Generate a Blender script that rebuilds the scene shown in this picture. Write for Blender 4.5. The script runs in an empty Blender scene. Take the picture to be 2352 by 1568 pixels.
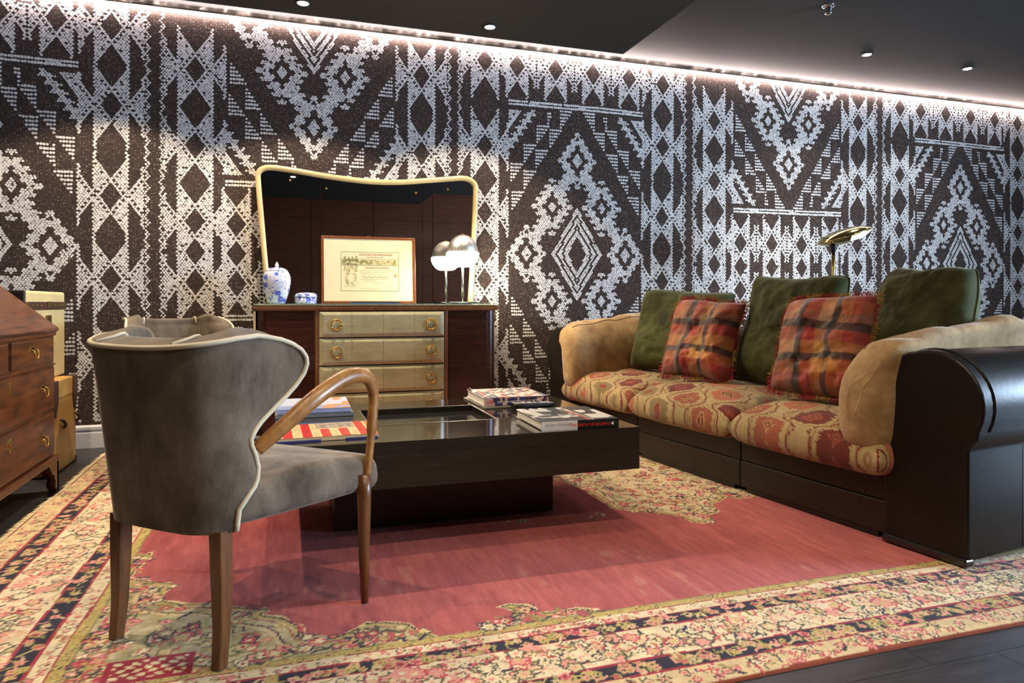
import bpy, math, random
import numpy as np
from mathutils import Vector, Matrix, Euler, noise as mnoise
random.seed(7)
rng = np.random.default_rng(11)
S = bpy.context.scene
COL = S.collection
PI = math.pi

# ------------------------------------------------------------------ camera
TH = math.atan(1600 / 4924.)          # yaw of the view to the right of the wall's normal
EYE = .95
cam = bpy.data.cameras.new('camera')
camo = bpy.data.objects.new('camera', cam)
COL.objects.link(camo)
cam.sensor_width = 36
cam.lens = 1600 / 2352 * 36
cam.shift_y = -(784 - 697) / 2352
cam.clip_start = .05
camo.location = (0, 0, EYE)
camo.rotation_euler = (PI / 2, 0, -TH)
S.camera = camo

# ------------------------------------------------------------------ exposure, world
S.view_settings.view_transform = 'Standard'
S.view_settings.look = 'None'
S.view_settings.gamma = 1
S.view_settings.use_curve_mapping = False
S.view_settings.exposure = 0.0
S.cycles.use_denoising = True
S.cycles.max_bounces = 8
S.cycles.sample_clamp_indirect = 6
W = bpy.data.worlds.new('world')
S.world = W
W.use_nodes = True
bgn = W.node_tree.nodes['Background']
bgn.inputs[0].default_value = (.55, .7, 1, 1)
bgn.inputs[1].default_value = .6

# ------------------------------------------------------------------ large lights
def light(name, kind, loc, power, color, rot=None, size=.1, size_y=None, spot=None, blend=.3, target=None):
    l = bpy.data.lights.new(name, kind)
    l.energy = power
    l.color = color
    o = bpy.data.objects.new(name, l)
    COL.objects.link(o)
    o.location = loc
    if kind == 'AREA':
        l.shape = 'RECTANGLE' if size_y else 'SQUARE'
        l.size = size
        if size_y: l.size_y = size_y
    else:
        l.shadow_soft_size = size
    if kind == 'SPOT':
        l.spot_size = spot
        l.spot_blend = blend
    if target is not None:
        o.rotation_euler = (Vector(target) - Vector(loc)).to_track_quat('-Z', 'Y').to_euler()
    elif rot: o.rotation_euler = rot
    return o
WARM = (1, .80, .58)
COOL = (.56, .75, 1)
# daylight through the window opening in the right-hand wall
light('window_daylight', 'AREA', (7.9, -.4, 1.75), 1000, COOL, rot=(0, PI / 2, 0), size=1.6, size_y=2.4)

WX0, WX1, WY0, WY1, CH = -1.74, 8.0, -2.4, 5.229, 2.975     # room

# ------------------------------------------------------------------ materials
def rgb(r, g, b): # sRGB 0-255 -> linear
    f = lambda v: (v / 255 / 12.92) if v / 255 <= .04045 else ((v / 255 + .055) / 1.055) ** 2.4
    return (f(r), f(g), f(b), 1)
MATS = {}
class NT:
    def __init__(s, name):
        s.m = bpy.data.materials.new(name); s.m.use_nodes = True
        s.t = s.m.node_tree; s.b = s.t.nodes['Principled BSDF']; MATS[name] = s.m
    def n(s, typ, **kw):
        x = s.t.nodes.new(typ)
        for k, v in kw.items():
            if k.startswith('i_'):
                key = k[2:]
                x.inputs[int(key) if key.isdigit() else key].default_value = v
            else: setattr(x, k, v)
        return x
    def l(s, a, b): s.t.links.new(a, b)
    def coord(s, scale=(1, 1, 1), which='Object'):
        tc = s.n('ShaderNodeTexCoord'); mp = s.n('ShaderNodeMapping')
        mp.inputs['Scale'].default_value = scale
        s.l(tc.outputs[which], mp.inputs[0]); return mp.outputs[0]
    def noise(s, vec, scale, detail=4, rough=.55):
        x = s.n('ShaderNodeTexNoise'); x.inputs['Scale'].default_value = scale
        x.inputs['Detail'].default_value = detail; x.inputs['Roughness'].default_value = rough
        s.l(vec, x.inputs['Vector']); return x.outputs['Fac']
    def ramp(s, fac, stops):
        r = s.n('ShaderNodeValToRGB'); e = r.color_ramp.elements
        while len(e) < len(stops): e.new(.5)
        for i, (p, c) in enumerate(stops):
            e[i].position = p; e[i].color = c
        s.l(fac, r.inputs[0]); return r.outputs[0]
    def mix(s, a, b, fac=.5, mode='MIX'):
        x = s.n('ShaderNodeMix', data_type='RGBA', blend_type=mode)
        for v, i in ((fac, 0), (a, 6), (b, 7)):
            if isinstance(v, (int, float, tuple)): x.inputs[i].default_value = v
            else: s.l(v, x.inputs[i])
        return x.outputs[2]
    def bump(s, h, strength=.3, dist=.01):
        x = s.n('ShaderNodeBump'); x.inputs['Strength'].default_value = strength
        x.inputs['Distance'].default_value = dist
        s.l(h, x.inputs['Height']); s.l(x.outputs[0], s.b.inputs['Normal'])
    def base(s, v):
        if isinstance(v, tuple): s.b.inputs['Base Color'].default_value = v
        else: s.l(v, s.b.inputs['Base Color'])
    def set(s, **kw):
        for k, v in kw.items(): s.b.inputs[k.replace('_', ' ')].default_value = v

def plain(name, c, rough=.5, metal=0, spec=.5, vary=.12, scale=14, bump=0, coat=0, sheen=0):
    m = NT(name); v = m.coord()
    f = m.noise(v, scale)
    lo = tuple(x * (1 - vary) for x in c[:3]) + (1,); hi = tuple(min(1, x * (1 + vary)) for x in c[:3]) + (1,)
    m.base(m.ramp(f, [(.3, lo), (.7, hi)]))
    m.set(Roughness=rough, Metallic=metal, Specular_IOR_Level=spec, Coat_Weight=coat, Sheen_Weight=sheen)
    if bump: m.bump(m.noise(v, scale * 6), bump, .004)
    return m.m
def wood(name, c1, c2, rough=.3, scale=(1, 1, 12), coat=0., spec=.5, wscale=6):
    m = NT(name); v = m.coord(scale)
    f = m.noise(v, wscale, 8, .62)
    f2 = m.noise(v, wscale * 5, 5, .6)
    c = m.ramp(f, [(.32, c1), (.68, c2)])
    c = m.mix(c, m.ramp(f2, [(.3, (.55, .55, .55, 1)), (.65, (1, 1, 1, 1))]), .55, 'MULTIPLY')
    m.base(c); m.set(Roughness=rough, Coat_Weight=coat, Coat_Roughness=.12, Specular_IOR_Level=spec)
    m.bump(f2, .08, .002)
    return m.m
def velvet(name, c1, c2, scale=5, sheen=.6, stretch=(1, 1, 1), rough=.85, sheen_c=(1, 1, 1, 1)):
    m = NT(name); v = m.coord(stretch)
    f = m.noise(v, scale, 6, .65); g = m.noise(v, scale * 30, 3)
    c = m.ramp(f, [(.33, c1), (.66, c2)])
    c = m.mix(c, m.ramp(g, [(.3, (.78, .78, .78, 1)), (.7, (1.0, 1.0, 1.0, 1))]), .6, 'MULTIPLY')
    m.base(c); m.set(Roughness=rough, Sheen_Weight=sheen, Sheen_Roughness=.4, Sheen_Tint=sheen_c, Specular_IOR_Level=.2)
    m.bump(f, .25, .012)
    return m.m
def vcol(name, rough=.9, bump=0, bscale=120, sheen=0, spec=.3, grain=.25, metal=0, gscale=400):
    m = NT(name)
    a = m.n('ShaderNodeAttribute', attribute_name='Col')
    v = m.coord(); g = m.noise(v, gscale, 2)
    c = m.mix(a.outputs['Color'], m.ramp(g, [(.3, (1 - grain,) * 3 + (1,)), (.7, (1, 1, 1, 1))]), 1., 'MULTIPLY')
    m.base(c); m.set(Roughness=rough, Sheen_Weight=sheen, Specular_IOR_Level=spec, Metallic=metal)
    if bump: m.bump(m.noise(v, bscale, 4), bump, .004)
    return m.m
def metal(name, c, rough=.25):
    return plain(name, c, rough, 1, .5, .06, 30)
def emit(name, c, strength):
    m = NT(name); m.base((.9, .9, .9, 1))
    m.set(Emission_Color=c, Emission_Strength=strength, Roughness=.4)
    return m.m

# ------------------------------------------------------------------ mesh helpers
class MB:
    def __init__(s): s.v = []; s.f = []; s.mi = []; s.sm = []; s.c = []
    def add(s, verts, faces, mi=0, smooth=False, cols=None):
        b = len(s.v)
        s.v += [tuple(p) for p in verts]
        s.f += [tuple(i + b for i in f) for f in faces]
        s.mi += [mi] * len(faces); s.sm += [smooth] * len(faces)
        if cols is not None: s.c += [tuple(c) for c in cols]
        elif s.c: s.c += [(1, 1, 1, 1)] * len(verts)
        return s
    def box(s, lo, hi, mi=0, M=None):
        x0, y0, z0 = lo; x1, y1, z1 = hi
        v = [(x0, y0, z0), (x1, y0, z0), (x1, y1, z0), (x0, y1, z0), (x0, y0, z1), (x1, y0, z1), (x1, y1, z1), (x0, y1, z1)]
        if M: v = [M @ Vector(p) for p in v]
        return s.add(v, [(0, 3, 2, 1), (4, 5, 6, 7), (0, 1, 5, 4), (1, 2, 6, 5), (2, 3, 7, 6), (3, 0, 4, 7)], mi)
    def loft(s, loops, mi=0, smooth=True, cap=True, closed=False, M=None):
        k = len(loops[0]); n = len(loops); v = []
        for lp in loops: v += [tuple(p) for p in lp]
        if M: v = [tuple(M @ Vector(p)) for p in v]
        f = []
        for i in range(n if closed else n - 1):
            for j in range(k):
                a = i * k + j; b = i * k + (j + 1) % k
                c = ((i + 1) % n) * k + (j + 1) % k; d = ((i + 1) % n) * k + j
                f.append((a, b, c, d))
        s.add(v, f, mi, smooth)
        if cap and not closed:
            b = len(s.v) - len(v)
            s.f += [tuple(b + j for j in range(k))[::-1], tuple(b + (n - 1) * k + j for j in range(k))]
            s.mi += [mi] * 2; s.sm += [False] * 2
        return s
    def tube(s, path, r, seg=10, mi=0, closed=False, flat=1., up=None):
        P = [Vector(p) for p in path]; n = len(P)
        R = r if hasattr(r, '__len__') else [r] * n
        T = []
        for i in range(n):
            a = P[(i - 1) % n] if (closed or i > 0) else P[i]
            b = P[(i + 1) % n] if (closed or i < n - 1) else P[i]
            T.append((b - a).normalized())
        ref = Vector(up) if up else (Vector((0, 0, 1)) if abs(T[0].z) < .9 else Vector((1, 0, 0)))
        N = (ref - T[0] * ref.dot(T[0])).normalized(); loops = []
        for i in range(n):
            N = (N - T[i] * N.dot(T[i])).normalized(); B = T[i].cross(N)
            loops.append([P[i] + (N * math.cos(a) + B * math.sin(a) * flat) * R[i] for a in [2 * PI * j / seg for j in range(seg)]])
        return s.loft(loops, mi, True, True, closed)
    def cyl(s, c, r, h, seg=24, mi=0, axis='z', r2=None):
        c = Vector(c); r2 = r if r2 is None else r2
        d = {'x': Vector((1, 0, 0)), 'y': Vector((0, 1, 0)), 'z': Vector((0, 0, 1))}[axis]
        return s.tube([c, c + d * h], [r, r2], seg, mi)
    def lathe(s, prof, seg=32, mi=0, M=None, c=(0, 0, 0)):
        loops = [[(c[0] + r * math.cos(2 * PI * j / seg), c[1] + r * math.sin(2 * PI * j / seg), c[2] + z) for j in range(seg)] for r, z in prof]
        return s.loft(loops, mi, True, True, False, M)
    def prism(s, poly, a, b, axis='y', mi=0, smooth=False):
        def P(u, w, t):
            return {'y': (u, t, w), 'x': (t, u, w), 'z': (u, w, t)}[axis]
        return s.loft([[P(u, w, a) for u, w in poly], [P(u, w, b) for u, w in poly]], mi, smooth)
    def build(s, name, mats, parent=None, loc=(0, 0, 0), rot=None, bevel=0, seg=2, sub=0):
        me = bpy.data.meshes.new(name)
        me.from_pydata(s.v, [], s.f)
        if not isinstance(mats, (list, tuple)): mats = [mats]
        for m in mats: me.materials.append(m)
        me.polygons.foreach_set('material_index', s.mi)
        me.polygons.foreach_set('use_smooth', s.sm)
        if s.c:
            at = me.color_attributes.new('Col', 'FLOAT_COLOR', 'POINT')
            at.data.foreach_set('color', np.array(s.c, dtype=np.float32).ravel())
        me.update()
        import bmesh
        bm = bmesh.new(); bm.from_mesh(me); bmesh.ops.recalc_face_normals(bm, faces=bm.faces); bm.to_mesh(me); bm.free()
        o = bpy.data.objects.new(name, me); COL.objects.link(o)
        if parent: o.parent = parent
        o.location = loc
        if rot: o.rotation_euler = rot
        if bevel:
            md = o.modifiers.new('bevel', 'BEVEL'); md.width = bevel; md.segments = seg; md.limit_method = 'ANGLE'; md.angle_limit = math.radians(35)
        if sub:
            md = o.modifiers.new('sub', 'SUBSURF'); md.levels = sub; md.render_levels = sub
        return o
def npmesh(name, P, faces, mats, parent=None, cols=None, mi=None, smooth=True):
    me = bpy.data.meshes.new(name)
    P = np.asarray(P, np.float32); faces = np.asarray(faces, np.int32)
    n, k = faces.shape
    me.vertices.add(len(P)); me.vertices.foreach_set('co', P.ravel())
    me.loops.add(n * k); me.loops.foreach_set('vertex_index', faces.ravel())
    me.polygons.add(n); me.polygons.foreach_set('loop_start', np.arange(0, n * k, k, dtype=np.int32))
    me.polygons.foreach_set('use_smooth', np.full(n, smooth))
    for m in (mats if isinstance(mats, (list, tuple)) else [mats]): me.materials.append(m)
    if mi is not None: me.polygons.foreach_set('material_index', np.asarray(mi, np.int32))
    me.update(calc_edges=True)
    if cols is not None:
        at = me.color_attributes.new('Col', 'FLOAT_COLOR', 'POINT')
        c4 = np.ones((len(P), 4), np.float32); c4[:, :3] = cols
        at.data.foreach_set('color', c4.ravel())
    o = bpy.data.objects.new(name, me); COL.objects.link(o)
    if parent: o.parent = parent
    return o
def gridfaces(m, n, off=0, flip=False):
    i = np.arange(m - 1)[:, None] * n + np.arange(n - 1)[None] + off
    f = np.stack([i, i + 1, i + n + 1, i + n], -1).reshape(-1, 4)
    return f[:, ::-1] if flip else f
def thing(name, label, cat, loc=(0, 0, 0), rz=0, group=None, rot=None):
    o = bpy.data.objects.new(name, None); COL.objects.link(o)
    o.empty_display_size = .1
    o.location = loc; o.rotation_euler = rot if rot else (0, 0, rz)
    return tag(o, label, cat, group)
def tag(o, label, cat, group=None):
    o['label'] = label; o['category'] = cat; o['kind'] = 'thing'
    if group: o['group'] = group
    return o
def struct(o): o['kind'] = 'structure'; return o
def rrect(w, h, r, n=5):
    pts = []
    for cx, cy, a0 in ((w / 2 - r, h / 2 - r, 0), (-w / 2 + r, h / 2 - r, PI / 2), (-w / 2 + r, -h / 2 + r, PI), (w / 2 - r, -h / 2 + r, 1.5 * PI)):
        for i in range(n + 1):
            a = a0 + PI / 2 * i / n
            pts.append((cx + r * math.cos(a), cy + r * math.sin(a)))
    return pts
def smooth_path(P, n=8, closed=False):
    P = [Vector(p) for p in P]; N = len(P); out = []
    rngi = range(N if closed else N - 1)
    for i in rngi:
        p0 = P[(i - 1) % N] if closed or i > 0 else P[i]
        p1 = P[i]; p2 = P[(i + 1) % N]
        p3 = P[(i + 2) % N] if closed or i < N - 2 else P[(i + 1) % N]
        for k in range(n):
            t = k / n
            out.append(.5 * (2 * p1 + (p2 - p0) * t + (2 * p0 - 5 * p1 + 4 * p2 - p3) * t * t + (3 * p1 - p0 - 3 * p2 + p3) * t ** 3))
    if not closed: out.append(P[-1])
    return out
def text(name, s, size, loc, rot, m, parent, align='LEFT', sx=1.):
    c = bpy.data.curves.new(name, 'FONT'); c.body = s; c.size = size; c.align_x = align; c.extrude = .0002
    c.materials.append(m)
    tmp = bpy.data.objects.new(name, c)
    me = bpy.data.meshes.new_from_object(tmp); me.name = name
    bpy.data.objects.remove(tmp); bpy.data.curves.remove(c)
    o = bpy.data.objects.new(name, me); COL.objects.link(o); o.parent = parent
    o.location = loc; o.rotation_euler = rot; o.scale = (sx, 1, 1)
    return o
def nz(x, y, z=0, s=1.): return mnoise.noise(Vector((x * s, y * s, z * s)))
def vnoise(X, Y, scale, seed=0):
    """smooth value noise on numpy arrays, about -1..1"""
    r = np.random.default_rng(seed).uniform(-1, 1, (257, 257))
    x = np.asarray(X) * scale + 57.3; y = np.asarray(Y) * scale + 31.7
    xi = np.floor(x).astype(int); yi = np.floor(y).astype(int); fx = x - xi; fy = y - yi
    fx = fx * fx * (3 - 2 * fx); fy = fy * fy * (3 - 2 * fy)
    g = lambda a, b: r[a % 256, b % 256]
    return (g(xi, yi) * (1 - fx) + g(xi + 1, yi) * fx) * (1 - fy) + (g(xi, yi + 1) * (1 - fx) + g(xi + 1, yi + 1) * fx) * fy

# ------------------------------------------------------------------ shared materials
BRASS = metal('brass', rgb(205, 165, 85), .25)
STEEL = metal('brushed_steel', rgb(200, 198, 190), .28)
CHROME = metal('chrome', rgb(215, 215, 215), .08)
BLACK = plain('black_plastic', rgb(22, 21, 20), .35)
LEATHER = plain('black_leather', rgb(26, 22, 17), .40, 0, .25, .25, 7, .12)
TABLEW = wood('table_dark_veneer', rgb(34, 29, 22), rgb(48, 41, 31), .3, (1, 14, 14), 0, .3)
MAHOG = wood('mahogany', rgb(54, 24, 9), rgb(114, 60, 22), .33, (7, 1, 6), .2)
PALISANDER = wood('palisander', rgb(36, 17, 10), rgb(68, 32, 18), .25, (1, 6, 14), .3)
WALNUT = wood('chair_walnut', rgb(76, 44, 17), rgb(116, 72, 32), .35, (8, 8, 1), .1)
ARMW = wood('chair_arm_wood', rgb(124, 80, 36), rgb(170, 120, 62), .35, (3, 3, 3), .1)
TRIMW = wood('sideboard_trim_wood', rgb(106, 68, 40), rgb(138, 94, 58), .3, (10, 10, 1), .2)
GREYV = velvet('grey_velvet', rgb(66, 58, 47), rgb(122, 110, 95), 7, .22, (1, 1, .6), .85, (1, .9, .78, 1))
PIPING = plain('cream_piping', rgb(196, 186, 160), .8, vary=.08)
PAPER = plain('paper_edges', rgb(222, 218, 206), .8, vary=.06, scale=60)
GREENV = velvet('green_velvet', rgb(34, 38, 16), rgb(76, 80, 38), 4.5, .35, (1, 1, 1), .8, (.75, .8, .5, 1))
BEIGE = velvet('beige_chenille', rgb(140, 112, 74), rgb(186, 156, 110), 9, .25, (1, 1, 1))

# ================================================================== ROOM
def fabric_ground():
    m = NT('wallpaper_ground'); v = m.coord()
    # woven speckle: faint light flecks in rows
    mp = m.n('ShaderNodeMapping'); mp.inputs['Scale'].default_value = (62, 1, 90)
    tc = m.n('ShaderNodeTexCoord'); m.l(tc.outputs['Object'], mp.inputs[0])
    vo = m.n('ShaderNodeTexVoronoi'); vo.inputs['Scale'].default_value = 1.0; vo.inputs['Randomness'].default_value = .75
    m.l(mp.outputs[0], vo.inputs['Vector'])
    sp = m.n('ShaderNodeMath', operation='LESS_THAN'); sp.inputs[1].default_value = .30
    m.l(vo.outputs['Distance'], sp.inputs[0])
    sep = m.n('ShaderNodeSeparateColor'); m.l(vo.outputs['Color'], sep.inputs[0])
    pw = m.n('ShaderNodeMath', operation='POWER'); pw.inputs[1].default_value = 2.0; m.l(sep.outputs[0], pw.inputs[0])
    big = m.noise(v, 3.0, 4)
    br = m.n('ShaderNodeMath', operation='MULTIPLY'); m.l(pw.outputs[0], br.inputs[0]); m.l(sp.outputs[0], br.inputs[1])
    b2 = m.n('ShaderNodeMath', operation='MULTIPLY'); m.l(br.outputs[0], b2.inputs[0]); m.l(big, b2.inputs[1])
    base = m.ramp(m.noise(v, 60, 3), [(.3, rgb(46, 38, 35)), (.7, rgb(66, 55, 50))])
    m.base(m.mix(base, rgb(176, 152, 136), b2.outputs[0])); m.set(Roughness=.85, Specular_IOR_Level=.15)
    return m.m
WG = fabric_ground()
def dots_mat():
    m = NT('wallpaper_dots'); v = m.coord()
    m.base(m.ramp(m.noise(v, 50, 3), [(.3, rgb(182, 179, 176)), (.7, rgb(212, 209, 206))])); m.set(Roughness=.8, Specular_IOR_Level=.15)
    return m.m
WD = dots_mat()

def wall_pattern(H, I, colz):
    """stitched motif of one panel on the stitch lattice. H (half columns) and I (rows) run from the panel's centre, H - I is even"""
    on = np.zeros(H.shape, np.float32)
    ev = (I % 2) == 0
    def put(mask, val=1.): on[mask] = val
    def star(hc, ic, arm, wing, tall, small):
        a, b = np.abs(H - hc), np.abs(I - ic); s = a + b
        alt = ((I - ic) % 2) == 0
        up = (a <= arm) & (b - a <= 8) & (b <= tall)
        side = (a > arm) & (a <= wing) & (a - b >= arm - 2)
        m = (up | side) & (s > small)
        m |= (a >= arm - 1) & (a <= arm) & (b <= tall + 3) & (b > 8)
        m |= (a >= wing - 1) & (a <= wing) & (b <= wing - arm + 5)
        hole = (s == small + 4) & alt & (a > 1)
        hole |= up & ((b - a == 6) | (b - a == 5)) & alt & ((I - ic) % 4 == 0) & (a > 1) & (a < arm - 1)
        hole |= side & ((a - b == arm + 1) | (a - b == arm)) & alt & (a < wing)
        put(m & ~hole)
    for side, zs in ((-1, colz[0]), (1, colz[1])):
        for zc in zs:
            ic = int(round(zc / QV)); hc = side * 86
            if (hc - ic) % 2: ic += 1
            star(hc, ic, 12 if side < 0 else 11, 21, 19, 6)
    for side in (-1, 1):
        h0 = side * 109
        zz = np.where((I // 3) % 2 == 0, 1, -1)
        put((H == h0) | (H == h0 + zz) | ((H == h0 + 2 * zz) & (I % 6 == 1)), .85)
    aH = np.abs(H)
    top = 92
    for vc in (1.475, 1.90, -1.475, -1.90):
        for k, hc in enumerate((-57, -21, 15, 51)):
            ic = int(round(vc / QV))
            if (hc - ic) % 2: ic += 1
            m0 = (np.abs(H - hc) <= 18) & (aH < 72)
            t = on.copy(); star(hc, ic, 10, 17, 16, 6); on[~m0] = t[~m0]
            a = np.abs(H - hc)
            on[m0 & ((a == 18) | (a == 17)) & (np.abs(I - ic) < 10) & (np.abs(I - ic) % 4 == 0)] = 0
    # the big figure repeats up the wall
    P2 = 254
    Iw = (I + P2 // 2) % P2 - P2 // 2
    b = np.abs(Iw); a = aH; s = a + b
    inner = (a <= 64) & (b <= top)
    on[inner] = 0
    g = np.zeros(H.shape, np.float32)
    g[(a <= 64) & ((b == top) | (b == top - 2))] = 1.22
    g[(a <= 64) & (b == top - 1) & (((H // 9) * 7) % 5 == 0)] = .9
    def block(h0, i0, n, rows=6):
        d = i0 - b; r = d // 2
        m = (d >= 0) & (d < rows * 2) & (d % 2 == 0) & (a <= h0 + .5) & (a > h0 + .5 - 2 * (n - r * n / rows))
        g[m & (b < top - 2)] = 1.1
    for k in range(5): block(16 + 11.3 * k, 88 - 12.9 * k // 1, 6)
    block(28, 86, 2, 5)
    for k in range(3): block(39 + 12 * k, 78 - 12 * k, 6)
    br = (a <= 66) & (b < top - 4) & (b > 56)
    g[br & ((s == 128) | (s == 129) | (s == 130) | (s == 131))] = 1
    g[br & ((s == 126) | (s == 127) | (s == 132) | (s == 133)) & (b % 4 < 2)] = 1
    g[br & ((s == 124) | (s == 134)) & (b % 4 < 1)] = 1
    cor = (a <= 64) & (a > 46) & (s >= 139) & (b < top - 5)
    g[cor & ~((s % 6 < 2) & ((b - a) % 6 < 2))] = 1
    # ring of toothed lozenges
    t = np.abs(a * 29. + b * 24. - 1392) / 37.6
    tooth = (b % 4) < 2
    w = (t < 3.6) | ((t < 5.6) & tooth)
    k_ = np.zeros(H.shape, bool); c_ = np.zeros(H.shape, bool); sp = np.zeros(H.shape, bool)
    for hc, ic in ((0, 58), (24, 29), (48, 0)):
        da = np.abs(a - hc) if hc else a; db = np.abs(b - ic) if ic else b
        r = da + db
        w |= (r <= 16) | ((r <= 19) & ((db % 4) < 2))
        k_ |= (r >= 5) & (r <= 8) | (r >= 9) & (r <= 10) & ((db % 4) < 2)
        c_ |= r <= 4
        sp |= ((da <= 1) & (db >= 13) & (db <= 14)) | ((db <= 0) & (da >= 13) & (da <= 14))
    R = a / 24.4 + b / 28.9
    ring = ((w & ~k_ & ~sp) | c_) & (R > np.where(tooth, 1.20, 1.10)) & (a < 68)
    g[ring] = 1
    g[(R < 1.0) & (R > .86) | (R < .775) & (R > .64) | (R < .56) & (R > .38)] = 1
    on[g > 0] = g[g > 0]
    return on
PU_, QV = .0091, .0131
def make_back_wall():
    p, q = .0182, QV
    nx = int((WX1 - WX0) / p); nzr = int(2.93 / q)
    j, i = np.meshgrid(np.arange(nx), np.arange(nzr))
    Hh = 2 * j + (i % 2)
    X = WX0 + Hh * PU_ + .004; Z = .02 + i * q
    on = np.zeros(X.shape, np.float32)
    A = ([2.82, 2.17, 1.63, 1.11, .55, 0.0], [2.80, 2.26, 1.68, 1.11, .56, 0.])
    B = ([2.56, 2.03, 1.50, 1.075, .53, 0.0], [2.64, 2.07, 1.50, 1.075, .53, 0.])
    for k in range(-2, 4):
        c = 2.262 + k * 2.073
        isA = k % 2 == 0
        zc = 1.333 if isA else 1.333 + 1.64
        hc = int(round((c - WX0 - .004) / PU_)); ic = int(round((zc - .02) / q))
        if (hc - ic) % 2: ic += 1
        cols = A if isA else B
        cols = [[z - zc for z in cc] for cc in cols]
        sel = np.abs(Hh - hc) <= 114
        on[sel] = np.maximum(on[sel], wall_pattern(Hh[sel] - hc, i[sel] - ic, cols))
    keep = (on > 0) & (rng.random(X.shape) > .008) & (Z > .165)
    # the printed cloth is not quite square: it drifts a little
    Xd = X - .010 * vnoise(X, Z, .9, 3); Zd = Z - .010 * vnoise(X, Z, 1.1, 4)
    n_ = int(keep.sum())
    x = Xd[keep] + rng.normal(0, .0012, n_); z = Zd[keep] + rng.normal(0, .0010, n_)
    r = .0086 * rng.uniform(.86, 1.14, n_) * on[keep]
    x = np.clip(x, WX0 + .01, WX1 - .01)
    m = 7
    ang = np.arange(m) * 2 * PI / m
    ph = rng.uniform(0, 1, len(x))
    V = np.zeros((len(x), m, 3), np.float32)
    V[:, :, 0] = x[:, None] + r[:, None] * np.cos(ang[None] + ph[:, None])
    V[:, :, 2] = z[:, None] + r[:, None] * .92 * np.sin(ang[None] + ph[:, None])
    V[:, :, 1] = WY1 - .0008 - rng.uniform(0, .0003, len(x))[:, None]
    V = V.reshape(-1, 3)
    F = np.arange(len(V)).reshape(-1, m)
    # the wall itself and the printed stitches are one mesh
    o = npmesh('wall_back', V, F, [WG, WD], mi=np.ones(len(F)), smooth=False)
    import bmesh
    bm = bmesh.new(); bm.from_mesh(o.data)
    y0, y1 = WY1, WY1 + .12
    c = [bm.verts.new(p) for p in ((WX0, y0, 0), (WX1, y0, 0), (WX1, y0, CH + .1), (WX0, y0, CH + .1), (WX0, y1, 0), (WX1, y1, 0), (WX1, y1, CH + .1), (WX0, y1, CH + .1))]
    for f in ((0, 1, 2, 3), (5, 4, 7, 6), (0, 4, 5, 1), (3, 2, 6, 7), (0, 3, 7, 4), (1, 5, 6, 2)):
        bm.faces.new([c[a] for a in f]).material_index = 0
    bm.to_mesh(o.data); bm.free()
    struct(o)
make_back_wall()

FLOORM = wood('floor_planks_dark', rgb(44, 44, 47), rgb(62, 62, 66), .42, (1, 9, 1), 0, .4, 4)
CEILM = plain('ceiling_paint_dark', rgb(53, 51, 47), .62, vary=.05, scale=3, spec=.3)
PANELW = wood('wall_panelling', rgb(66, 30, 17), rgb(112, 56, 30), .4, (1, 1, 9), 0.1)
DARKW = plain('wall_paint_dark', rgb(52, 48, 44), .7, vary=.08, scale=3)
WHITEP = plain('white_trim_paint', rgb(206, 206, 208), .4, vary=.04)

def planks():
    mb = MB(); y = WY0; k = 0
    while y < WY1:
        w = .19
        x = WX0 - .6 * ((k * .37) % 1)
        while x < WX1:
            x1 = x + 1.8
            a, b = max(x, WX0), min(x1, WX1)
            if b > a + .01: mb.box((a + .001, y + .001, -.06), (b - .001, min(y + w, WY1) - .001, 0))
            x = x1
        y += w; k += 1
    mb.box((WX0, WY0, -.08), (WX1, WY1, -.004))
    return struct(mb.build('floor', FLOORM))
planks()
struct(MB().box((WX0 - .12, WY0 - .12, CH), (WX1 + .12, WY1 + .12, CH + .12)).build('ceiling', CEILM))
struct(MB().box((WX0 - .12, WY0, 0), (WX0, WY1, CH)).build('wall_left', DARKW))
# panelled wall behind the camera
mb = MB().box((WX0, WY0 - .12, 0), (WX1, WY0, CH))
for k in range(6):
    for i in range(9):
        mb.box((WX0 + i * 1.08 + .006, WY0, k * .49 + .006), (min(WX0 + (i + 1) * 1.08, WX1) - .006, WY0 + .018, (k + 1) * .49 - .006))
struct(mb.build('wall_front', PANELW))
# right wall with a window opening
mb = MB()
mb.box((WX1, WY0, 0), (WX1 + .12, WY1, .9)).box((WX1, WY0, 2.6), (WX1 + .12, WY1, CH)).box((WX1, WY0, .9), (WX1 + .12, -1.7, 2.6)).box((WX1, .9, .9), (WX1 + .12, WY1, 2.6))
struct(mb.build('wall_right', DARKW))
mb = MB()
for a, b in (((WX1 + .02, y_ - .035, .9), (WX1 + .08, y_ + .035, 2.6)) for y_ in (-1.665, -.4, .865)):
    mb.box(a, b)
for a, b in (((WX1 + .02, -1.63, .9), (WX1 + .08, .83, .97)), ((WX1 + .02, -1.63, 2.53), (WX1 + .08, .83, 2.6))):
    mb.box(a, b)
struct(mb.build('window_1', WHITEP))
# dropped ceiling over the left half
struct(MB().box((WX0, WY0, 2.775), (2.35, 4.60, CH)).build('trim_1', CEILM))
# baseboard
prof = [(0, 0), (.018, 0), (.018, .098), (.012, .112), (.020, .120), (.020, .138), (.010, .150), (0, .150)]
mb = MB().prism([(WY1 - u, w) for u, w in prof], WX0, WX1, 'x')
struct(mb.build('baseboard_back', WHITEP))

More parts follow.
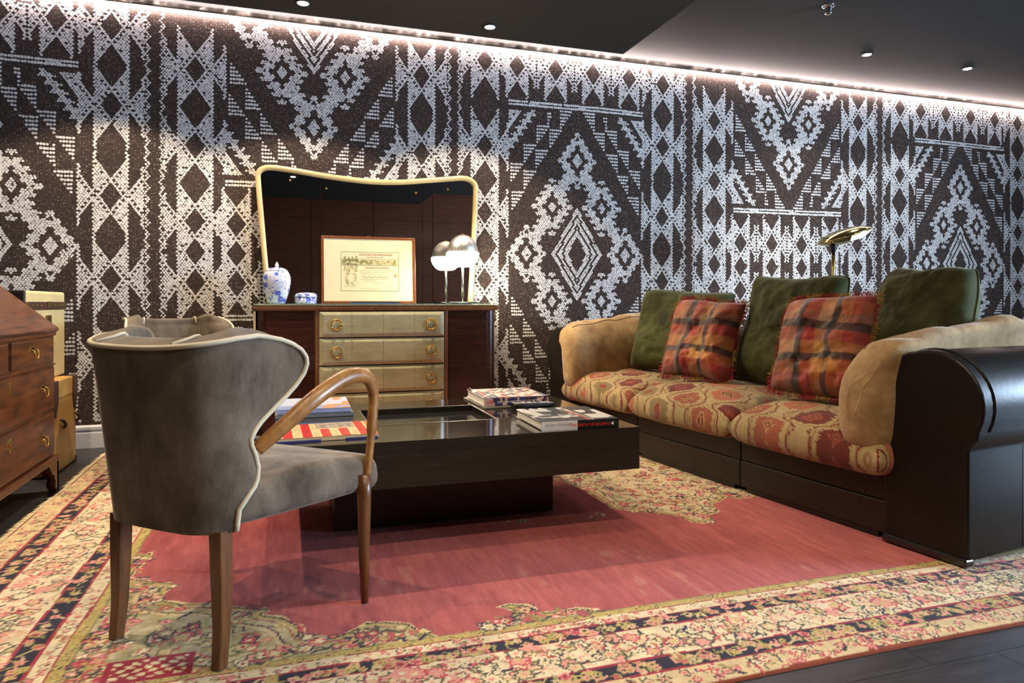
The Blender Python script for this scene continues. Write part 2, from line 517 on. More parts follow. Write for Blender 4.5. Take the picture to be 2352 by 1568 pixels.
# ------------------------------------------------------------------ LED strip
def led_mat():
    m = NT('led_glow_upward'); v = m.coord((1, 0, 0))
    n = m.noise(v, 9, 2)
    r = m.ramp(n, [(.40, (.03, .03, .03, 1)), (.66, (1, 1, 1, 1))])
    mu = m.n('ShaderNodeMath', operation='MULTIPLY'); mu.inputs[1].default_value = 2200; m.l(r, mu.inputs[0])
    m.set(Emission_Color=(1, .80, .76, 1)); m.l(mu.outputs[0], m.b.inputs['Emission Strength'])
    return m.m
LEDC = emit('led_diffuser', (1, .80, .77, 1), 95)
LEDU = led_mat()
led = thing('led_strip_light', 'glowing pinkish white strip of light along the top of the patterned wall', 'strip light', (0, WY1, 2.925))
y = -.012
MB().box((WX0, -.033, .0225), (WX1, -.031, .0295)).build('channel_lip', DARKW, led)
MB().box((WX0, -.006, .004), (WX1, 0, .028)).box((WX0, -.031, .022), (WX1, -.006, .0265)).build('channel', DARKW, led)
MB().tube([(WX0, -.018, .010), (WX1, -.018, .010)], .010, 10).build('diffuser', LEDC, led)
mb = MB(); x = WX0 + .03
while x < WX1:
    mb.box((x, -.020, .0268), (x + .006, -.014, .0272)); x += random.uniform(.045, .10)
o = mb.build('upward_diodes', LEDU, led); o['kind'] = 'stuff'
mb = MB(); x = WX0 + .01  # comb of fins added behind the lip to break the upward glow into streaks
while x < WX1 - .06:
    w_ = random.choice((.008, .012, .02, .035)); mb.box((x, -.0305, .022), (x + w_, -.0285, .034)); x += w_ + random.uniform(.02, .075)
o = mb.build('streak_comb', DARKW, led); o['kind'] = 'stuff'

# ------------------------------------------------------------------ downlights
BULB = emit('downlight_lens', (1, .95, .86, 1), 40)
def downlight(x, y, z, label, power, spot=math.radians(112), color=WARM, tgt=None):
    t = thing('downlight', label, 'downlight', (x, y, z), 0, 'recessed ceiling downlights')
    MB().lathe([(.046, -.001), (.046, -.007), (.036, -.007), (.034, -.002)], 28).build('rim', CEILM, t)
    MB().lathe([(.0325, -.0025), (.0325, -.0065), (.02, -.009), (.004, -.0095)], 24).build('lens', BULB, t)
    l = light('downlight_beam', 'SPOT', (x, y, z - .02), power, color, size=.035, spot=spot, blend=.25, target=tgt or (x, y, 0))
    return t
downlight(.10, 4.41, 2.775, 'recessed downlight above the mirror, nearest the left of the dropped ceiling', 160)
downlight(1.28, 4.41, 2.775, 'bright recessed downlight in the dropped ceiling above the domed lamp', 150)
downlight(4.49, 4.49, CH, 'recessed downlight in the higher ceiling above the brass floor lamp', 34, color=(1, .93, .85))
downlight(5.58, 4.49, CH, 'recessed downlight in the higher ceiling, rightmost and closest to the wall glow', 34, color=(1, .93, .85))
# the same row and nearer rows carry on outside the photograph
downlight(-1.08, 4.41, 2.775, 'recessed downlight above the stacked trunks beside the left wall', 160)
downlight(-1.08, 2.6, 2.775, 'recessed downlight above the slant-front bureau', 150)
downlight(.10, 1.1, 2.775, 'recessed downlight above the floor left of the rug border', 70)
downlight(1.28, 1.1, 2.775, 'recessed downlight above the front border of the rug', 100)
downlight(2.46, 2.0, CH, 'recessed downlight above the near arm of the sofa', 26)
downlight(.10, -.2, 2.775, 'recessed downlight above the viewer', 60)
downlight(1.28, -.2, 2.775, 'recessed downlight to the right above the viewer', 60)
# sprinkler
t = thing('sprinkler', 'small chrome sprinkler head hanging from the dark ceiling, upper right', 'sprinkler', (3.51, 3.84, CH))
MB().lathe([(.042, 0), (.042, -.004), (.034, -.010), (.02, -.012)], 28).build('rim', CHROME, t)
MB().lathe([(.026, -.008), (.026, -.03), (.02, -.046), (.022, -.05), (.022, -.056), (.012, -.058)], 24).build('body', CHROME, t)
MB().lathe([(.017, -.057), (.017, -.0585), (.006, -.059)], 20).build('nozzle', BLACK, t)

# ================================================================== RUG
def inpoly(X, Y, poly):
    ins = np.zeros(X.shape, bool); n = len(poly)
    for i in range(n):
        x0, y0 = poly[i]; x1, y1 = poly[(i + 1) % n]
        if y0 == y1: continue
        c = ((y0 > Y) != (y1 > Y)) & (X < (x1 - x0) * (Y - y0) / (y1 - y0) + x0)
        ins ^= c
    return ins
def sdpoly(X, Y, poly):
    d = np.full(X.shape, 9.); n = len(poly)
    for i in range(n):
        ax, ay = poly[i]; bx, by = poly[(i + 1) % n]
        vx, vy = bx - ax, by - ay; L = vx * vx + vy * vy + 1e-9
        t = np.clip(((X - ax) * vx + (Y - ay) * vy) / L, 0, 1)
        d = np.minimum(d, np.hypot(X - ax - t * vx, Y - ay - t * vy))
    return d
def make_rug():
    x0, x1, y0, y1 = -1.078, 4.30, 1.492, 4.99
    h = .0056
    xs = np.arange(x0, x1 + h * .5, h); ys = np.arange(y0, y1 + h * .5, h)
    X, Y = np.meshgrid(xs, ys); m, n = X.shape
    L = lambda *c: np.array(rgb(*c)[:3])
    CREAM, SAND, PINK, ROSE, CRIM, NAVY, OLIVE, YEL, DKG = L(220, 204, 168), L(204, 182, 138), L(212, 150, 134), L(184, 84, 88), L(150, 46, 60), L(48, 44, 58), L(134, 128, 76), L(194, 174, 104), L(84, 84, 66)
    C = np.zeros((m, n, 3))
    ex = np.minimum(X - x0, x1 - X) / 1.2; ey = np.minimum(Y - y0, y1 - Y)
    wob = .004 * vnoise(X, Y, 6, 8)
    e = np.minimum(ex, ey) + wob
    # field
    ab = vnoise(X, Y, 1.6, 21) * .5 + vnoise(X, Y, 5, 22) * .3 + vnoise(X * 6, Y, 9, 23) * .35 + vnoise(X, Y * .12, 90, 24) * .35
    f = np.clip(.5 + .42 * ab, 0, 1)[..., None]
    C[:] = L(136, 56, 62) * (1 - f) + L(186, 102, 97) * f
    wear = np.clip(vnoise(X, Y, 2.2, 31) * vnoise(X * 2, Y * .5, 22, 32) * 1.6 - .40, 0, .28)[..., None]
    C = C * (1 - wear) + L(200, 150, 130) * wear
    # spandrels from the photo (front-left corner), mirrored to the other corners; the medallion in the middle
    bi = .425
    sp = [(-.75, 3.0), (-.52, 3.0), (-.50, 2.72), (-.40, 2.66), (-.32, 2.64), (-.20, 2.66), (-.10, 2.56), (-.02, 2.55), (.05, 2.40), (.09, 2.30), (.02, 2.24), (.05, 2.16), (.16, 2.14), (.20, 2.20), (.24, 2.14), (.33, 2.13),
          (.40, 2.08), (.42, 1.99), (.40, 1.94)]
    # near edge lobes, in rug coordinates read off the photograph
    def G(px, py):
        s_, c_ = math.sin(TH), math.cos(TH); a = (px - 1176) / 1600; t = EYE * 1600 / (py - 697)
        return ((s_ + a * c_) * t, (c_ - a * s_) * t)
    pts = [(298, 1333), (330, 1338), (372, 1342), (398, 1344), (402, 1352), (375, 1372), (372, 1385), (420, 1392), (480, 1390), (545, 1398), (600, 1402), (612, 1398), (625, 1408), (606, 1416), (655, 1422), (692, 1440), (706, 1462), (722, 1467), (780, 1462), (832, 1440), (840, 1428), (850, 1432), (880, 1430), (940, 1433), (958, 1446), (1000, 1464), (1040, 1468)]
    sp = [(-1.0, G(298, 1333)[1] + .25), (G(298, 1333)[0] + .03, G(298, 1333)[1] + .25)] + [G(*p) for p in pts] + [(G(1040, 1468)[0], 1.6), (-1.0, 1.6)]
    lobe2 = [G(*p) for p in [(1098, 1462), (1100, 1445), (1118, 1428), (1165, 1418), (1174, 1405), (1136, 1397), (1150, 1393), (1168, 1388), (1196, 1390), (1212, 1392), (1238, 1404), (1232, 1412), (1320, 1398), (1395, 1408), (1425, 1408)]]
    lobe2 = lobe2 + [(G(1425, 1408)[0], 1.7), (G(1098, 1462)[0], 1.7)]
    med = [G(*p) for p in [(1262, 1100), (1330, 1124), (1372, 1150), (1402, 1172), (1440, 1178), (1480, 1182), (1520, 1186), (1560, 1192), (1590, 1204), (1625, 1207), (1640, 1196), (1628, 1186), (1650, 1178), (1648, 1168), (1632, 1160), (1655, 1155), (1664, 1146), (1720, 1150), (1760, 1140)]]
    cx, cy = (x0 + x1) / 2, (y0 + y1) / 2
    medd = med + [(2.6, 3.3), (2.6, 4.1), (1.2, 4.3), (.75, 4.0), (.75, 3.6)]
    def ornate(mask, polys, tint):
        ff = .5 + .5 * (vnoise(X, Y, 26, 41) * .6 + vnoise(X, Y, 60, 42) * .5)
        ff = np.clip(ff, 0, 1)[..., None]
        base = tint * (1 - ff) + CREAM * .92 * ff
        C[mask] = base[mask]
        for poly in polys:
            d = sdpoly(X, Y, poly)
            for a, b, col in ((0, .007, SAND), (.007, .013, NAVY), (.013, .026, YEL * .8), (.034, .039, CRIM), (.068, .074, NAVY), (.074, .09, SAND)):
                k = mask & (d >= a) & (d < b); C[k] = col
    spans = [sp, lobe2, [(x0 + x1 - a, b) for a, b in sp], [(x0 + x1 - a, b) for a, b in lobe2], [(a, y0 + y1 - b) for a, b in sp], [(x0 + x1 - a, y0 + y1 - b) for a, b in sp]]
    infield = e > bi + .03
    sm = np.zeros((m, n), bool)
    wx = X + .012 * vnoise(X, Y, 20, 51); wy = Y + .012 * vnoise(X, Y, 20, 52)
    for poly in spans:
        k = inpoly(wx, wy, poly) & infield; sm |= k
        bx = (X > min(p[0] for p in poly) - .1) & (X < max(p[0] for p in poly) + .1)
        ornate(k & bx, [poly], OLIVE * 1.05)
    mm = inpoly(wx, wy, medd) & infield
    ornate(mm, [medd], SAND * .9)
    # borders, from the outside inwards
    bands = [(-1, .010, L(134, 66, 40)), (.010, .088, SAND * 1.02), (.088, .095, CRIM), (.095, .155, NAVY * .8), (.155, .163, CRIM), (.163, .315, CREAM * .98), (.315, .322, CRIM), (.322, .372, NAVY * .8), (.372, .379, CRIM), (.379, .418, CREAM * .95), (.418, .423, CRIM), (.423, .450, YEL * .82), (.450, .455, OLIVE)]
    for a, b, col in bands:
        k = (e >= a) & (e < b)
        t = (1 + .13 * vnoise(X, Y, 40, 61))[..., None] * col
        C[k] = t[k]
    # scattered flowers and leaves
    def splat(cx_, cy_, r, kind, cols):
        i0 = int((cy_ - r - y0) / h); i1 = int((cy_ + r - y0) / h) + 2; j0 = int((cx_ - r - x0) / h); j1 = int((cx_ + r - x0) / h) + 2
        i0, j0 = max(i0, 0), max(j0, 0); i1, j1 = min(i1, m), min(j1, n)
        if i1 <= i0 or j1 <= j0: return
        xx = X[i0:i1, j0:j1] - cx_; yy = Y[i0:i1, j0:j1] - cy_
        sub = C[i0:i1, j0:j1]
        if kind == 'flower':
            an = np.arctan2(yy, xx); d = np.hypot(xx, yy) / r * (1 + .18 * np.cos(an * cols[3] + cols[4]))
            sub[d < 1] = cols[0]; sub[d < .74] = cols[1]; sub[d < .30] = cols[2]
        else:
            a = cols[1]; u = xx * math.cos(a) + yy * math.sin(a); v = -xx * math.sin(a) + yy * math.cos(a)
            k = (np.abs(v + .25 * r * np.sin(u / r * 3)) < r * .22 * (1 - (u / r) ** 2).clip(0)); sub[k] = cols[0]
    R = random.Random(5)
    area = (x1 - x0) * (y1 - y0)
    def eat(px, py):
        return min(min(px - x0, x1 - px) / 1.2, min(py - y0, y1 - py))
    for _ in range(17000):
        q0 = R.random()
        if q0 < .36: px, py = R.uniform(x0, x1), R.uniform(y0, y0 + .5)
        elif q0 < .55: px, py = R.uniform(x0, x0 + .62), R.uniform(y0, y1)
        elif q0 < .66: px, py = R.uniform(.9, 2.6), R.uniform(2.6, 4.2)
        else: px, py = R.uniform(x0, x1), R.uniform(y0, y1)
        d = eat(px, py); an = R.uniform(0, 6.3); ph = R.uniform(0, 6)
        if .018 < d < .08 and R.random() < .75:
            if R.random() < .5: splat(px, py, R.uniform(.010, .016), 'flower', (R.choice([DKG, ROSE]), R.choice([CREAM, PINK, SAND]), ROSE, 5, ph))
            else: splat(px, py, R.uniform(.012, .024), 'leaf', (R.choice([DKG, OLIVE, ROSE, NAVY]), an))
        elif .103 < d < .148 or .330 < d < .365:
            if R.random() < .6: splat(px, py, R.uniform(.011, .018), 'flower', (R.choice([OLIVE * 1.2, YEL * .8, PINK]), R.choice([PINK, SAND, YEL * .9, ROSE]), R.choice([NAVY, ROSE]), R.choice([4, 5]), ph))
            else: splat(px, py, R.uniform(.014, .024), 'leaf', (R.choice([OLIVE * 1.3, SAND, YEL * .85, PINK]), an))
        elif .178 < d < .305:
            q = R.random()
            if q < .22: splat(px, py, R.uniform(.020, .030), 'flower', (R.choice([ROSE, DKG, DKG, PINK]), R.choice([PINK, CREAM, CREAM, SAND]), R.choice([YEL, PINK, CREAM]), R.choice([5, 6, 8]), ph))
            elif q < .5: splat(px, py, R.uniform(.010, .016), 'flower', (R.choice([DKG, NAVY * 1.6, PINK]), CREAM, YEL, 5, ph))
            elif q < .8: splat(px, py, R.uniform(.014, .028), 'leaf', (R.choice([DKG, OLIVE, NAVY * 1.5, ROSE, SAND * .85]), an))
        elif .383 < d < .413 and R.random() < .9:
            splat(px, py, R.uniform(.008, .013), 'flower' if R.random() < .6 else 'leaf', (R.choice([DKG, ROSE, OLIVE]), R.choice([PINK, SAND]) if False else PINK, CREAM, 4, ph) if R.random() < 2 else None) if False else splat(px, py, R.uniform(.008, .013), 'flower', (R.choice([DKG, ROSE, OLIVE]), R.choice([PINK, CREAM]), ROSE, 4, ph))
        elif .424 < d < .449 and R.random() < .8:
            splat(px, py, R.uniform(.006, .010), 'flower', (R.choice([DKG, OLIVE]), YEL, ROSE, 4, ph))
        elif d > .46:
            i = int((py - y0) / h); j = int((px - x0) / h)
            if 0 <= i < m and 0 <= j < n and (sm[i, j] or mm[i, j]):
                for _k in range(2 if px < .9 else 1):
                    px2, py2 = px + R.uniform(-.05, .05), py + R.uniform(-.05, .05)
                    i2 = int((py2 - y0) / h); j2 = int((px2 - x0) / h)
                    if not (0 <= i2 < m and 0 <= j2 < n and (sm[i2, j2] or mm[i2, j2])): continue
                    if R.random() < .4: splat(px2, py2, R.uniform(.012, .026), 'flower', (R.choice([NAVY * 1.3, ROSE, DKG, OLIVE]), R.choice([PINK, SAND, CREAM, ROSE]), R.choice([YEL, CRIM, CREAM]), R.choice([4, 5, 6]), ph))
                    else: splat(px2, py2, R.uniform(.018, .034), 'leaf', (R.choice([NAVY * 1.4, DKG, OLIVE, ROSE, YEL * .85]), R.uniform(0, 6.3)))
    # the red corner cartouche by the chair's leg
    a0, b0 = G(235, 1530), G(425, 1480)
    k = (X > -.44) & (X < -.23) & (Y > 1.94) & (Y < 2.06)
    C[k] = CRIM * .95
    k2 = (X > -.425) & (X < -.245) & (Y > 1.953) & (Y < 2.048); lat = (np.sin(X * 150 + np.sin(Y * 90)) * np.sin(Y * 170 + X * 30) > .15)
    C[k2 & lat] = (CREAM * .95)
    # ends of the far lobe sprigs on the red field
    for (u_, w_) in ((1185, 1202), (1375, 1187)):
        gx, gy = G(u_, w_)
        for q in range(7): splat(gx + R.uniform(-.05, .05), gy + R.uniform(-.02, .02), .014, 'flower', (DKG, SAND, OLIVE, 4, q))
    C *= (1 + .10 * vnoise(X, Y, 150, 71) + .08 * vnoise(X * 8, Y, 30, 72))[..., None]
    Zt = .009 + .0015 * vnoise(X, Y, 3, 81)
    edge = np.minimum(np.minimum(X - x0, x1 - X), np.minimum(Y - y0, y1 - Y))
    Zt = Zt - .006 * (1 - np.clip(edge / .012, 0, 1)) ** 2
    # slightly wavy outline
    Xw = X + .008 * vnoise(X * 0, Y, 2.0, 91); Yw = Y + .010 * vnoise(X, Y * 0, 1.1, 92)
    P = np.stack([Xw, Yw, Zt], -1).reshape(-1, 3)
    F = gridfaces(m, n)
    # underside skirt
    per = np.concatenate([np.arange(n), np.arange(1, m) * n + n - 1, (m - 1) * n + np.arange(n - 2, -1, -1), np.arange(m - 2, 0, -1) * n])
    Pb = P[per].copy(); Pb[:, 2] = .001
    K = len(P); q = np.arange(len(per)); qn = (q + 1) % len(per)
    Fs = np.stack([per[q], K + q, K + qn, per[qn]], -1)
    cols = np.concatenate([C.reshape(-1, 3), C.reshape(-1, 3)[per]])
    mat = vcol('rug_wool', .95, .35, 300, .1, .1, .32, 0, 520)
    o = npmesh('rug', np.concatenate([P, Pb]), np.concatenate([F, Fs]), mat, None, np.clip(cols, 0, 1))
    tag(o, 'large faded red rug with floral borders covering most of the dark floor', 'rug')
    mb = MB()
    yy = y0 + .01
    feet = ((3.92, 4.12), (2.78, 2.98))
    while yy < y1 - .01:
        xx = x0 + .008 * float(vnoise(np.array(0.), np.array(yy), 2.0, 91))
        l = R.uniform(.015, .034); dy = R.uniform(-.012, .012)
        if any(a < yy < b for a, b in feet): l = .008
        mb.tube([(xx + .006, yy, .006), (xx - l * .5, yy + dy * .4, .007), (xx - l, yy + dy, .003)], [.0032, .003, .002], 5)
        yy += R.uniform(.008, .014)
    fr = mb.build('fringe', plain('rug_fringe', rgb(206, 188, 150), .9), o); fr['kind'] = 'stuff'
make_rug()

# ================================================================== COFFEE TABLE
TX0, TX1, TY0, TY1, TZ0, TZ1 = -.048, 1.403, 2.598, 3.66, .263, .437
GLASSD = plain('smoked_glass', rgb(70, 74, 78), .06, .75, vary=.05, spec=.7)
t = thing('coffee_table', 'low glossy dark veneered coffee table with recessed glass tray on a plinth', 'coffee table', ((TX0 + TX1) / 2, (TY0 + TY1) / 2, 0))
def loc(o, p): return tuple(a - b for a, b in zip(p, o.location))
mb = MB()
ox, oy = t.location.x, t.location.y
hx0, hx1, hy0, hy1, hz = .335 - ox, .895 - ox, 2.965 - oy, 3.418 - oy, .405
a0, a1, b0, b1 = TX0 - ox, TX1 - ox, TY0 - oy, TY1 - oy
V = [(a0, b0, TZ1), (a1, b0, TZ1), (a1, b1, TZ1), (a0, b1, TZ1), (hx0, hy0, TZ1), (hx1, hy0, TZ1), (hx1, hy1, TZ1), (hx0, hy1, TZ1), (a0, b0, TZ0), (a1, b0, TZ0), (a1, b1, TZ0), (a0, b1, TZ0), (hx0, hy0, hz), (hx1, hy0, hz), (hx1, hy1, hz), (hx0, hy1, hz)]
F = [(0, 1, 5, 4), (1, 2, 6, 5), (2, 3, 7, 6), (3, 0, 4, 7), (0, 8, 9, 1), (1, 9, 10, 2), (2, 10, 11, 3), (3, 11, 8, 0), (8, 11, 10, 9), (4, 5, 13, 12), (5, 6, 14, 13), (6, 7, 15, 14), (7, 4, 12, 15), (12, 13, 14, 15)]
mb.add(V, F)
def table_top_mat():
    m = NT('table_polished_veneer'); v = m.coord((1, 14, 14))
    f = m.noise(v, 5, 6)
    m.base(m.ramp(f, [(.3, rgb(32, 27, 20)), (.7, rgb(46, 39, 30))]))
    m.set(Roughness=.09, Specular_IOR_Level=.9, Coat_Weight=.6, Coat_Roughness=.04)
    return m.m
TOPM = table_top_mat()
o = mb.build('tabletop', [TOPM, TABLEW], t)
for p in o.data.polygons:
    if abs(p.normal.z) < .5: p.material_index = 1
mb = MB()
mb.box((hx0 + .002, hy0 + .002, hz), (hx1 - .002, hy1 - .002, hz + .006))
tr = mb.build('tray_glass', GLASSD, t)
mb = MB(); w = .004
for lo, hi in (((hx0, hy0, TZ1 - .004), (hx1, hy0 + w, TZ1 + .0012)), ((hx0, hy1 - w, TZ1 - .004), (hx1, hy1, TZ1 + .0012)), ((hx0, hy0, TZ1 - .004), (hx0 + w, hy1, TZ1 + .0012)), ((hx1 - w, hy0, TZ1 - .004), (hx1, hy1, TZ1 + .0012))):
    mb.box(lo, hi)
mb.build('tray_rim', STEEL, t)
MB().box((.19 - ox, 2.95 - oy, .0125), (1.155 - ox, 3.32 - oy, TZ0)).build('plinth', TABLEW, t, bevel=.003)

# ================================================================== BOOKS ON THE TABLE
def book(name, label, cat, c, w, d, h, rz, cover, group=None, spine='front', base_z=None, tilt=0):
    """hardback lying flat: covers, page block, spine on its near edge"""
    z = TZ1 + .0005 if base_z is None else base_z
    t = thing(name, label, cat, (c[0], c[1], z), rz, group)
    th = .0035
    mb = MB()
    mb.box((-w / 2, -d / 2, 0), (w / 2, d / 2, th)).box((-w / 2, -d / 2, h - th), (w / 2, d / 2, h)).box((-w / 2, -d / 2, 0), (w / 2, -d / 2 + .005, h))
    t_c = mb.build('cover', cover, t, bevel=.0012)
    MB().box((-w / 2 + .006, -d / 2 + .004, th), (w / 2 - .006, d / 2 - .006, h - th)).build('pages', PAPER, t)
    return t
def cover_art(name, t, w, d, z, fn, n=70, mat=None, off=.0006):
    xs = np.linspace(-w / 2 + .001, w / 2 - .001, n); ys = np.linspace(-d / 2 + .001, d / 2 - .001, int(n * d / w) + 2)
    X, Y = np.meshgrid(xs, ys); C = fn((X / w + .5), (Y / d + .5))
    P = np.stack([X, Y, np.full(X.shape, z + off)], -1).reshape(-1, 3)
    o = npmesh(name, P, gridfaces(*X.shape), mat or VC_PRINT, t, np.clip(C.reshape(-1, 3), 0, 1), smooth=False)
    return o
VC_PRINT = vcol('printed_cover', .25, spec=.5, grain=.05)
lin = lambda *c: np.array(rgb(*c)[:3])
BOOKBLK = plain('book_black', rgb(24, 23, 22), .28, spec=.6)
BOOKWHT = plain('book_white', rgb(214, 212, 206), .4)
# 1: monochrome photo book
t = book('photo_book', 'black and white hardback photo book near the front right corner of the coffee table', 'book', (1.152, 2.80), .34, .36, .036, math.radians(-1.5), BOOKBLK)
def art(u, v):
    C = np.zeros(u.shape + (3,)); C[:] = lin(34, 32, 28)
    f = vnoise(u * 6, v * 4, 1, 101) + .6 * vnoise(u * 14, v * 9, 1, 102)
    k = (f > .25) & (v > .25) & (v < .8) & (u < .62); C[k] = lin(150, 148, 140)
    k = (f > .55) & (v > .2) & (u < .62); C[k] = lin(196, 194, 188)
    k = (vnoise(u * 9, v * 5, 1, 103) > -.1) & (u > .70) & (v < .72) & (v > .1); C[k] = lin(208, 206, 200)
    k = (u < .12) & (v > .72) & (vnoise(u * 30, v * 9, 1, 104) > -.2); C[k] = lin(222, 220, 214)
    k = (np.abs(u - .62 - (1 - v) * .05) < .012); C[k] = lin(190, 188, 180)
    k = (np.abs(u - .57 - (1 - v) * .05) < .014) & (v < .7); C[k] = lin(196, 74, 50)
    return C
cover_art('cover_print', t, .34, .36, .036, art, 90)
MB().box((-.1702, -.1815, -.0002), (-.0150, -.1799, .0362)).build('spine_band', BOOKWHT, t)
RED = plain('print_red', rgb(214, 44, 36), .5); GREYI = plain('print_grey', rgb(140, 138, 134), .5); WHT = plain('print_white', rgb(230, 228, 222), .5)
rs = (PI / 2, 0, 0)
text('author_lettering', 'ELLEN GRAHAM', .0155, (-.155, -.1819, .017), rs, GREYI, t, sx=1.05)
text('title_lettering', 'THE', .0165, (-.050, -.1819, .013), rs, RED, t, sx=1.05)
text('title_lettering', 'BAD & THE BEAUTIFUL', .0165, (-.012, -.1819, .012), rs, RED, t, sx=.85)
MB().add([(.146, -.1806, .026), (.146, -.1806, .010), (.132, -.1806, .018)], [(0, 1, 2)]).build('publisher_mark', WHT, t)
# 2: LIFE anniversary book on a thin plain book
t0 = book('thin_book', 'thin plain grey book underneath the colourful thick book at the back', 'book', (1.085, 3.455), .34, .40, .008, math.radians(1), plain('thin_book_cover', rgb(120, 116, 100), .5))
zz = TZ1 + .009
t = book('magazine_book', 'thick colourful hardback with torn white dust jacket on a thin grey book', 'book', (1.095, 3.47), .335, .36, .040, math.radians(-.5), BOOKWHT, base_z=zz)
def life(u, v):
    C = np.zeros(u.shape + (3,)); C[:] = lin(206, 200, 190)
    pal = [lin(200, 60, 50), lin(60, 66, 110), lin(222, 214, 200), lin(170, 120, 90), lin(230, 190, 180), lin(60, 58, 56), lin(212, 206, 196)]
    iu = (u * 12).astype(int); iv = (v * 9).astype(int)
    r = np.random.default_rng(3).integers(0, len(pal), (14, 14))
    for k_, c in enumerate(pal): C[(r[iu, iv] == k_)] = c
    C[(np.abs((u * 12) % 1 - .5) > .42) | (np.abs((v * 9) % 1 - .5) > .42)] = lin(226, 220, 210)
    f = vnoise(u * 40, v * 40, 1, 9); C *= (1 + .35 * f)[..., None]
    return C
cover_art('cover_print', t, .335, .36, .040, life, 80)
def lifesp(u, v):
    C = np.zeros(u.shape + (3,)); C[:] = lin(44, 40, 56)
    f = vnoise(u * 26, v * 2, 1, 7)
    C[f > .1] = lin(150, 70, 60); C[f > .38] = lin(206, 180, 170); C[f < -.35] = lin(50, 54, 110)
    C[u < .13] = lin(196, 160, 150)
    return C
xs = np.linspace(-.167, .167, 80); zs = np.linspace(0.0005, .0395, 10); X, Z = np.meshgrid(xs, zs)
npmesh('spine_print', np.stack([X, np.full(X.shape, -.1812), Z], -1).reshape(-1, 3), gridfaces(*X.shape), VC_PRINT, t, np.clip(lifesp(X / .334 + .5, Z / .04).reshape(-1, 3), 0, 1), smooth=False)
text('title_lettering', 'LIFE', .022, (-.155, -.1818, .012), rs, RED, t)
text('title_lettering', 'PLATINUM ANNIVERSARY COLLECTION', .0165, (-.10, -.1818, .012), rs, WHT, t, sx=.78)
mb = MB(); P = [(-.168, .05 + .13 * i / 8, .041 + .018 * math.sin(i / 8 * PI) * (1 - .2 * (i % 2))) for i in range(9)]
mb.add([p for p in P] + [(p[0] + .022, p[1], .0412) for p in P], [(i, i + 1, i + 10, i + 9) for i in range(8)]).build('torn_jacket_flap', BOOKWHT, t)
# 3: striped flag-like large book
STRB = plain('flag_book_board', rgb(196, 170, 128), .6)
t = book('picture_book', 'flat picture book with red and cream stripes at the front left of the coffee table', 'book', (.142, 2.84), .385, .30, .016, math.radians(1.5), STRB)
def flag(u, v):
    C = np.zeros(u.shape + (3,)); C[:] = lin(226, 204, 152)
    k = ((u - .10) * 11).astype(int) % 2 == 0
    C[k & (u > .1)] = lin(206, 44, 44)
    C[(u > .42) & (u < .80) & (v > .55)] = lin(226, 204, 152)
    b = (u > .44) & (u < .82) & (v > .58) & (((v * 26).astype(int) % 2) == 0); C[b] = lin(62, 66, 128)
    mk = (np.abs(((u - .1) * 11) % 1 - .5) < .34) & ((v * 30).astype(int) % 2 == 0) & (vnoise(u * 60, v * 60, 1, 5) > .05) & (u > .18) & (u < .95); C[mk] = C[mk] * .35 + lin(80, 60, 30) * .4
    C[(u > .95)] = lin(232, 122, 66)
    C[u < .10] = lin(206, 190, 150)
    return C
cover_art('cover_print', t, .385, .30, .016, flag, 110)
PBL = plain('print_blue', rgb(58, 64, 118), .5)
MB().box((-.19, -.1512, .001), (-.02, -.1502, .007)).build('spine_stripe', PBL, t); MB().box((.07, -.1512, .001), (.19, -.1502, .007)).build('spine_stripe', PBL, t)
# 4, 5: two books stacked at the back left
t = book('softcover_book', 'grey softcover book underneath the pale blue and white book on the coffee table', 'book', (.122, 3.45), .34, .40, .018, math.radians(1), plain('book_grey', rgb(112, 116, 124), .5))
t = book('softcover_book', 'pale blue and white book on top of the grey softcover book', 'book', (.128, 3.45), .32, .38, .020, math.radians(-1), plain('book_pale_blue', rgb(150, 164, 206), .4), base_z=TZ1 + .019)
cover_art('cover_print', t, .32, .38, .020, lambda u, v: np.where(((vnoise(u * 8, v * 8, 1, 3) > .2) & (u > .5))[..., None], lin(196, 150, 110), np.where((v > .3)[..., None], lin(196, 204, 226), lin(150, 164, 210))), 40)
# remote control
t = thing('remote_control', 'black remote control with pale buttons lying on the table behind the photo book', 'remote control', (1.165, 3.245, TZ1 + .0005), math.radians(14))
lp = []
for i in range(9):
    u = -1 + 2 * i / 8; x = u * .118
    w = .027 * (1 - .25 * max(0, abs(u) - .8) / .2); hh = .030 - .012 * (u + 1) / 2
    lp.append([(x, a, hh / 2 + b) for a, b in rrect(2 * w, hh * (1 if abs(u) < .95 else .7), min(.008, hh * .4), 4)])
MB().loft(lp).build('body', BLACK, t)
MB().loft([[(x, a * 1.02, .0292 - .012 * (x / .118 + 1) / 2 + b) for a, b in rrect(.046, .003, .001, 2)] for x in np.linspace(-.112, .105, 6)]).build('silver_face', plain('remote_silver', rgb(172, 170, 166), .35), t)
BTN = [plain('button_red', rgb(190, 60, 50), .5), plain('button_white', rgb(214, 212, 208), .5), plain('button_blue', rgb(60, 80, 140), .5), BLACK]
for i in range(11):
    for j in (-1, 0, 1):
        x = -.098 + i * .0185
        zt = .0307 - .012 * (x / .118 + 1) / 2
        MB().lathe([(.0045, 0), (.0045, .002), (.003, .0028)], 10).build('button', BTN[(i * 3 + j + 2) % 4 if i % 3 == 0 else (3 if i % 2 else 1)], t, (x, j * .0135, zt))

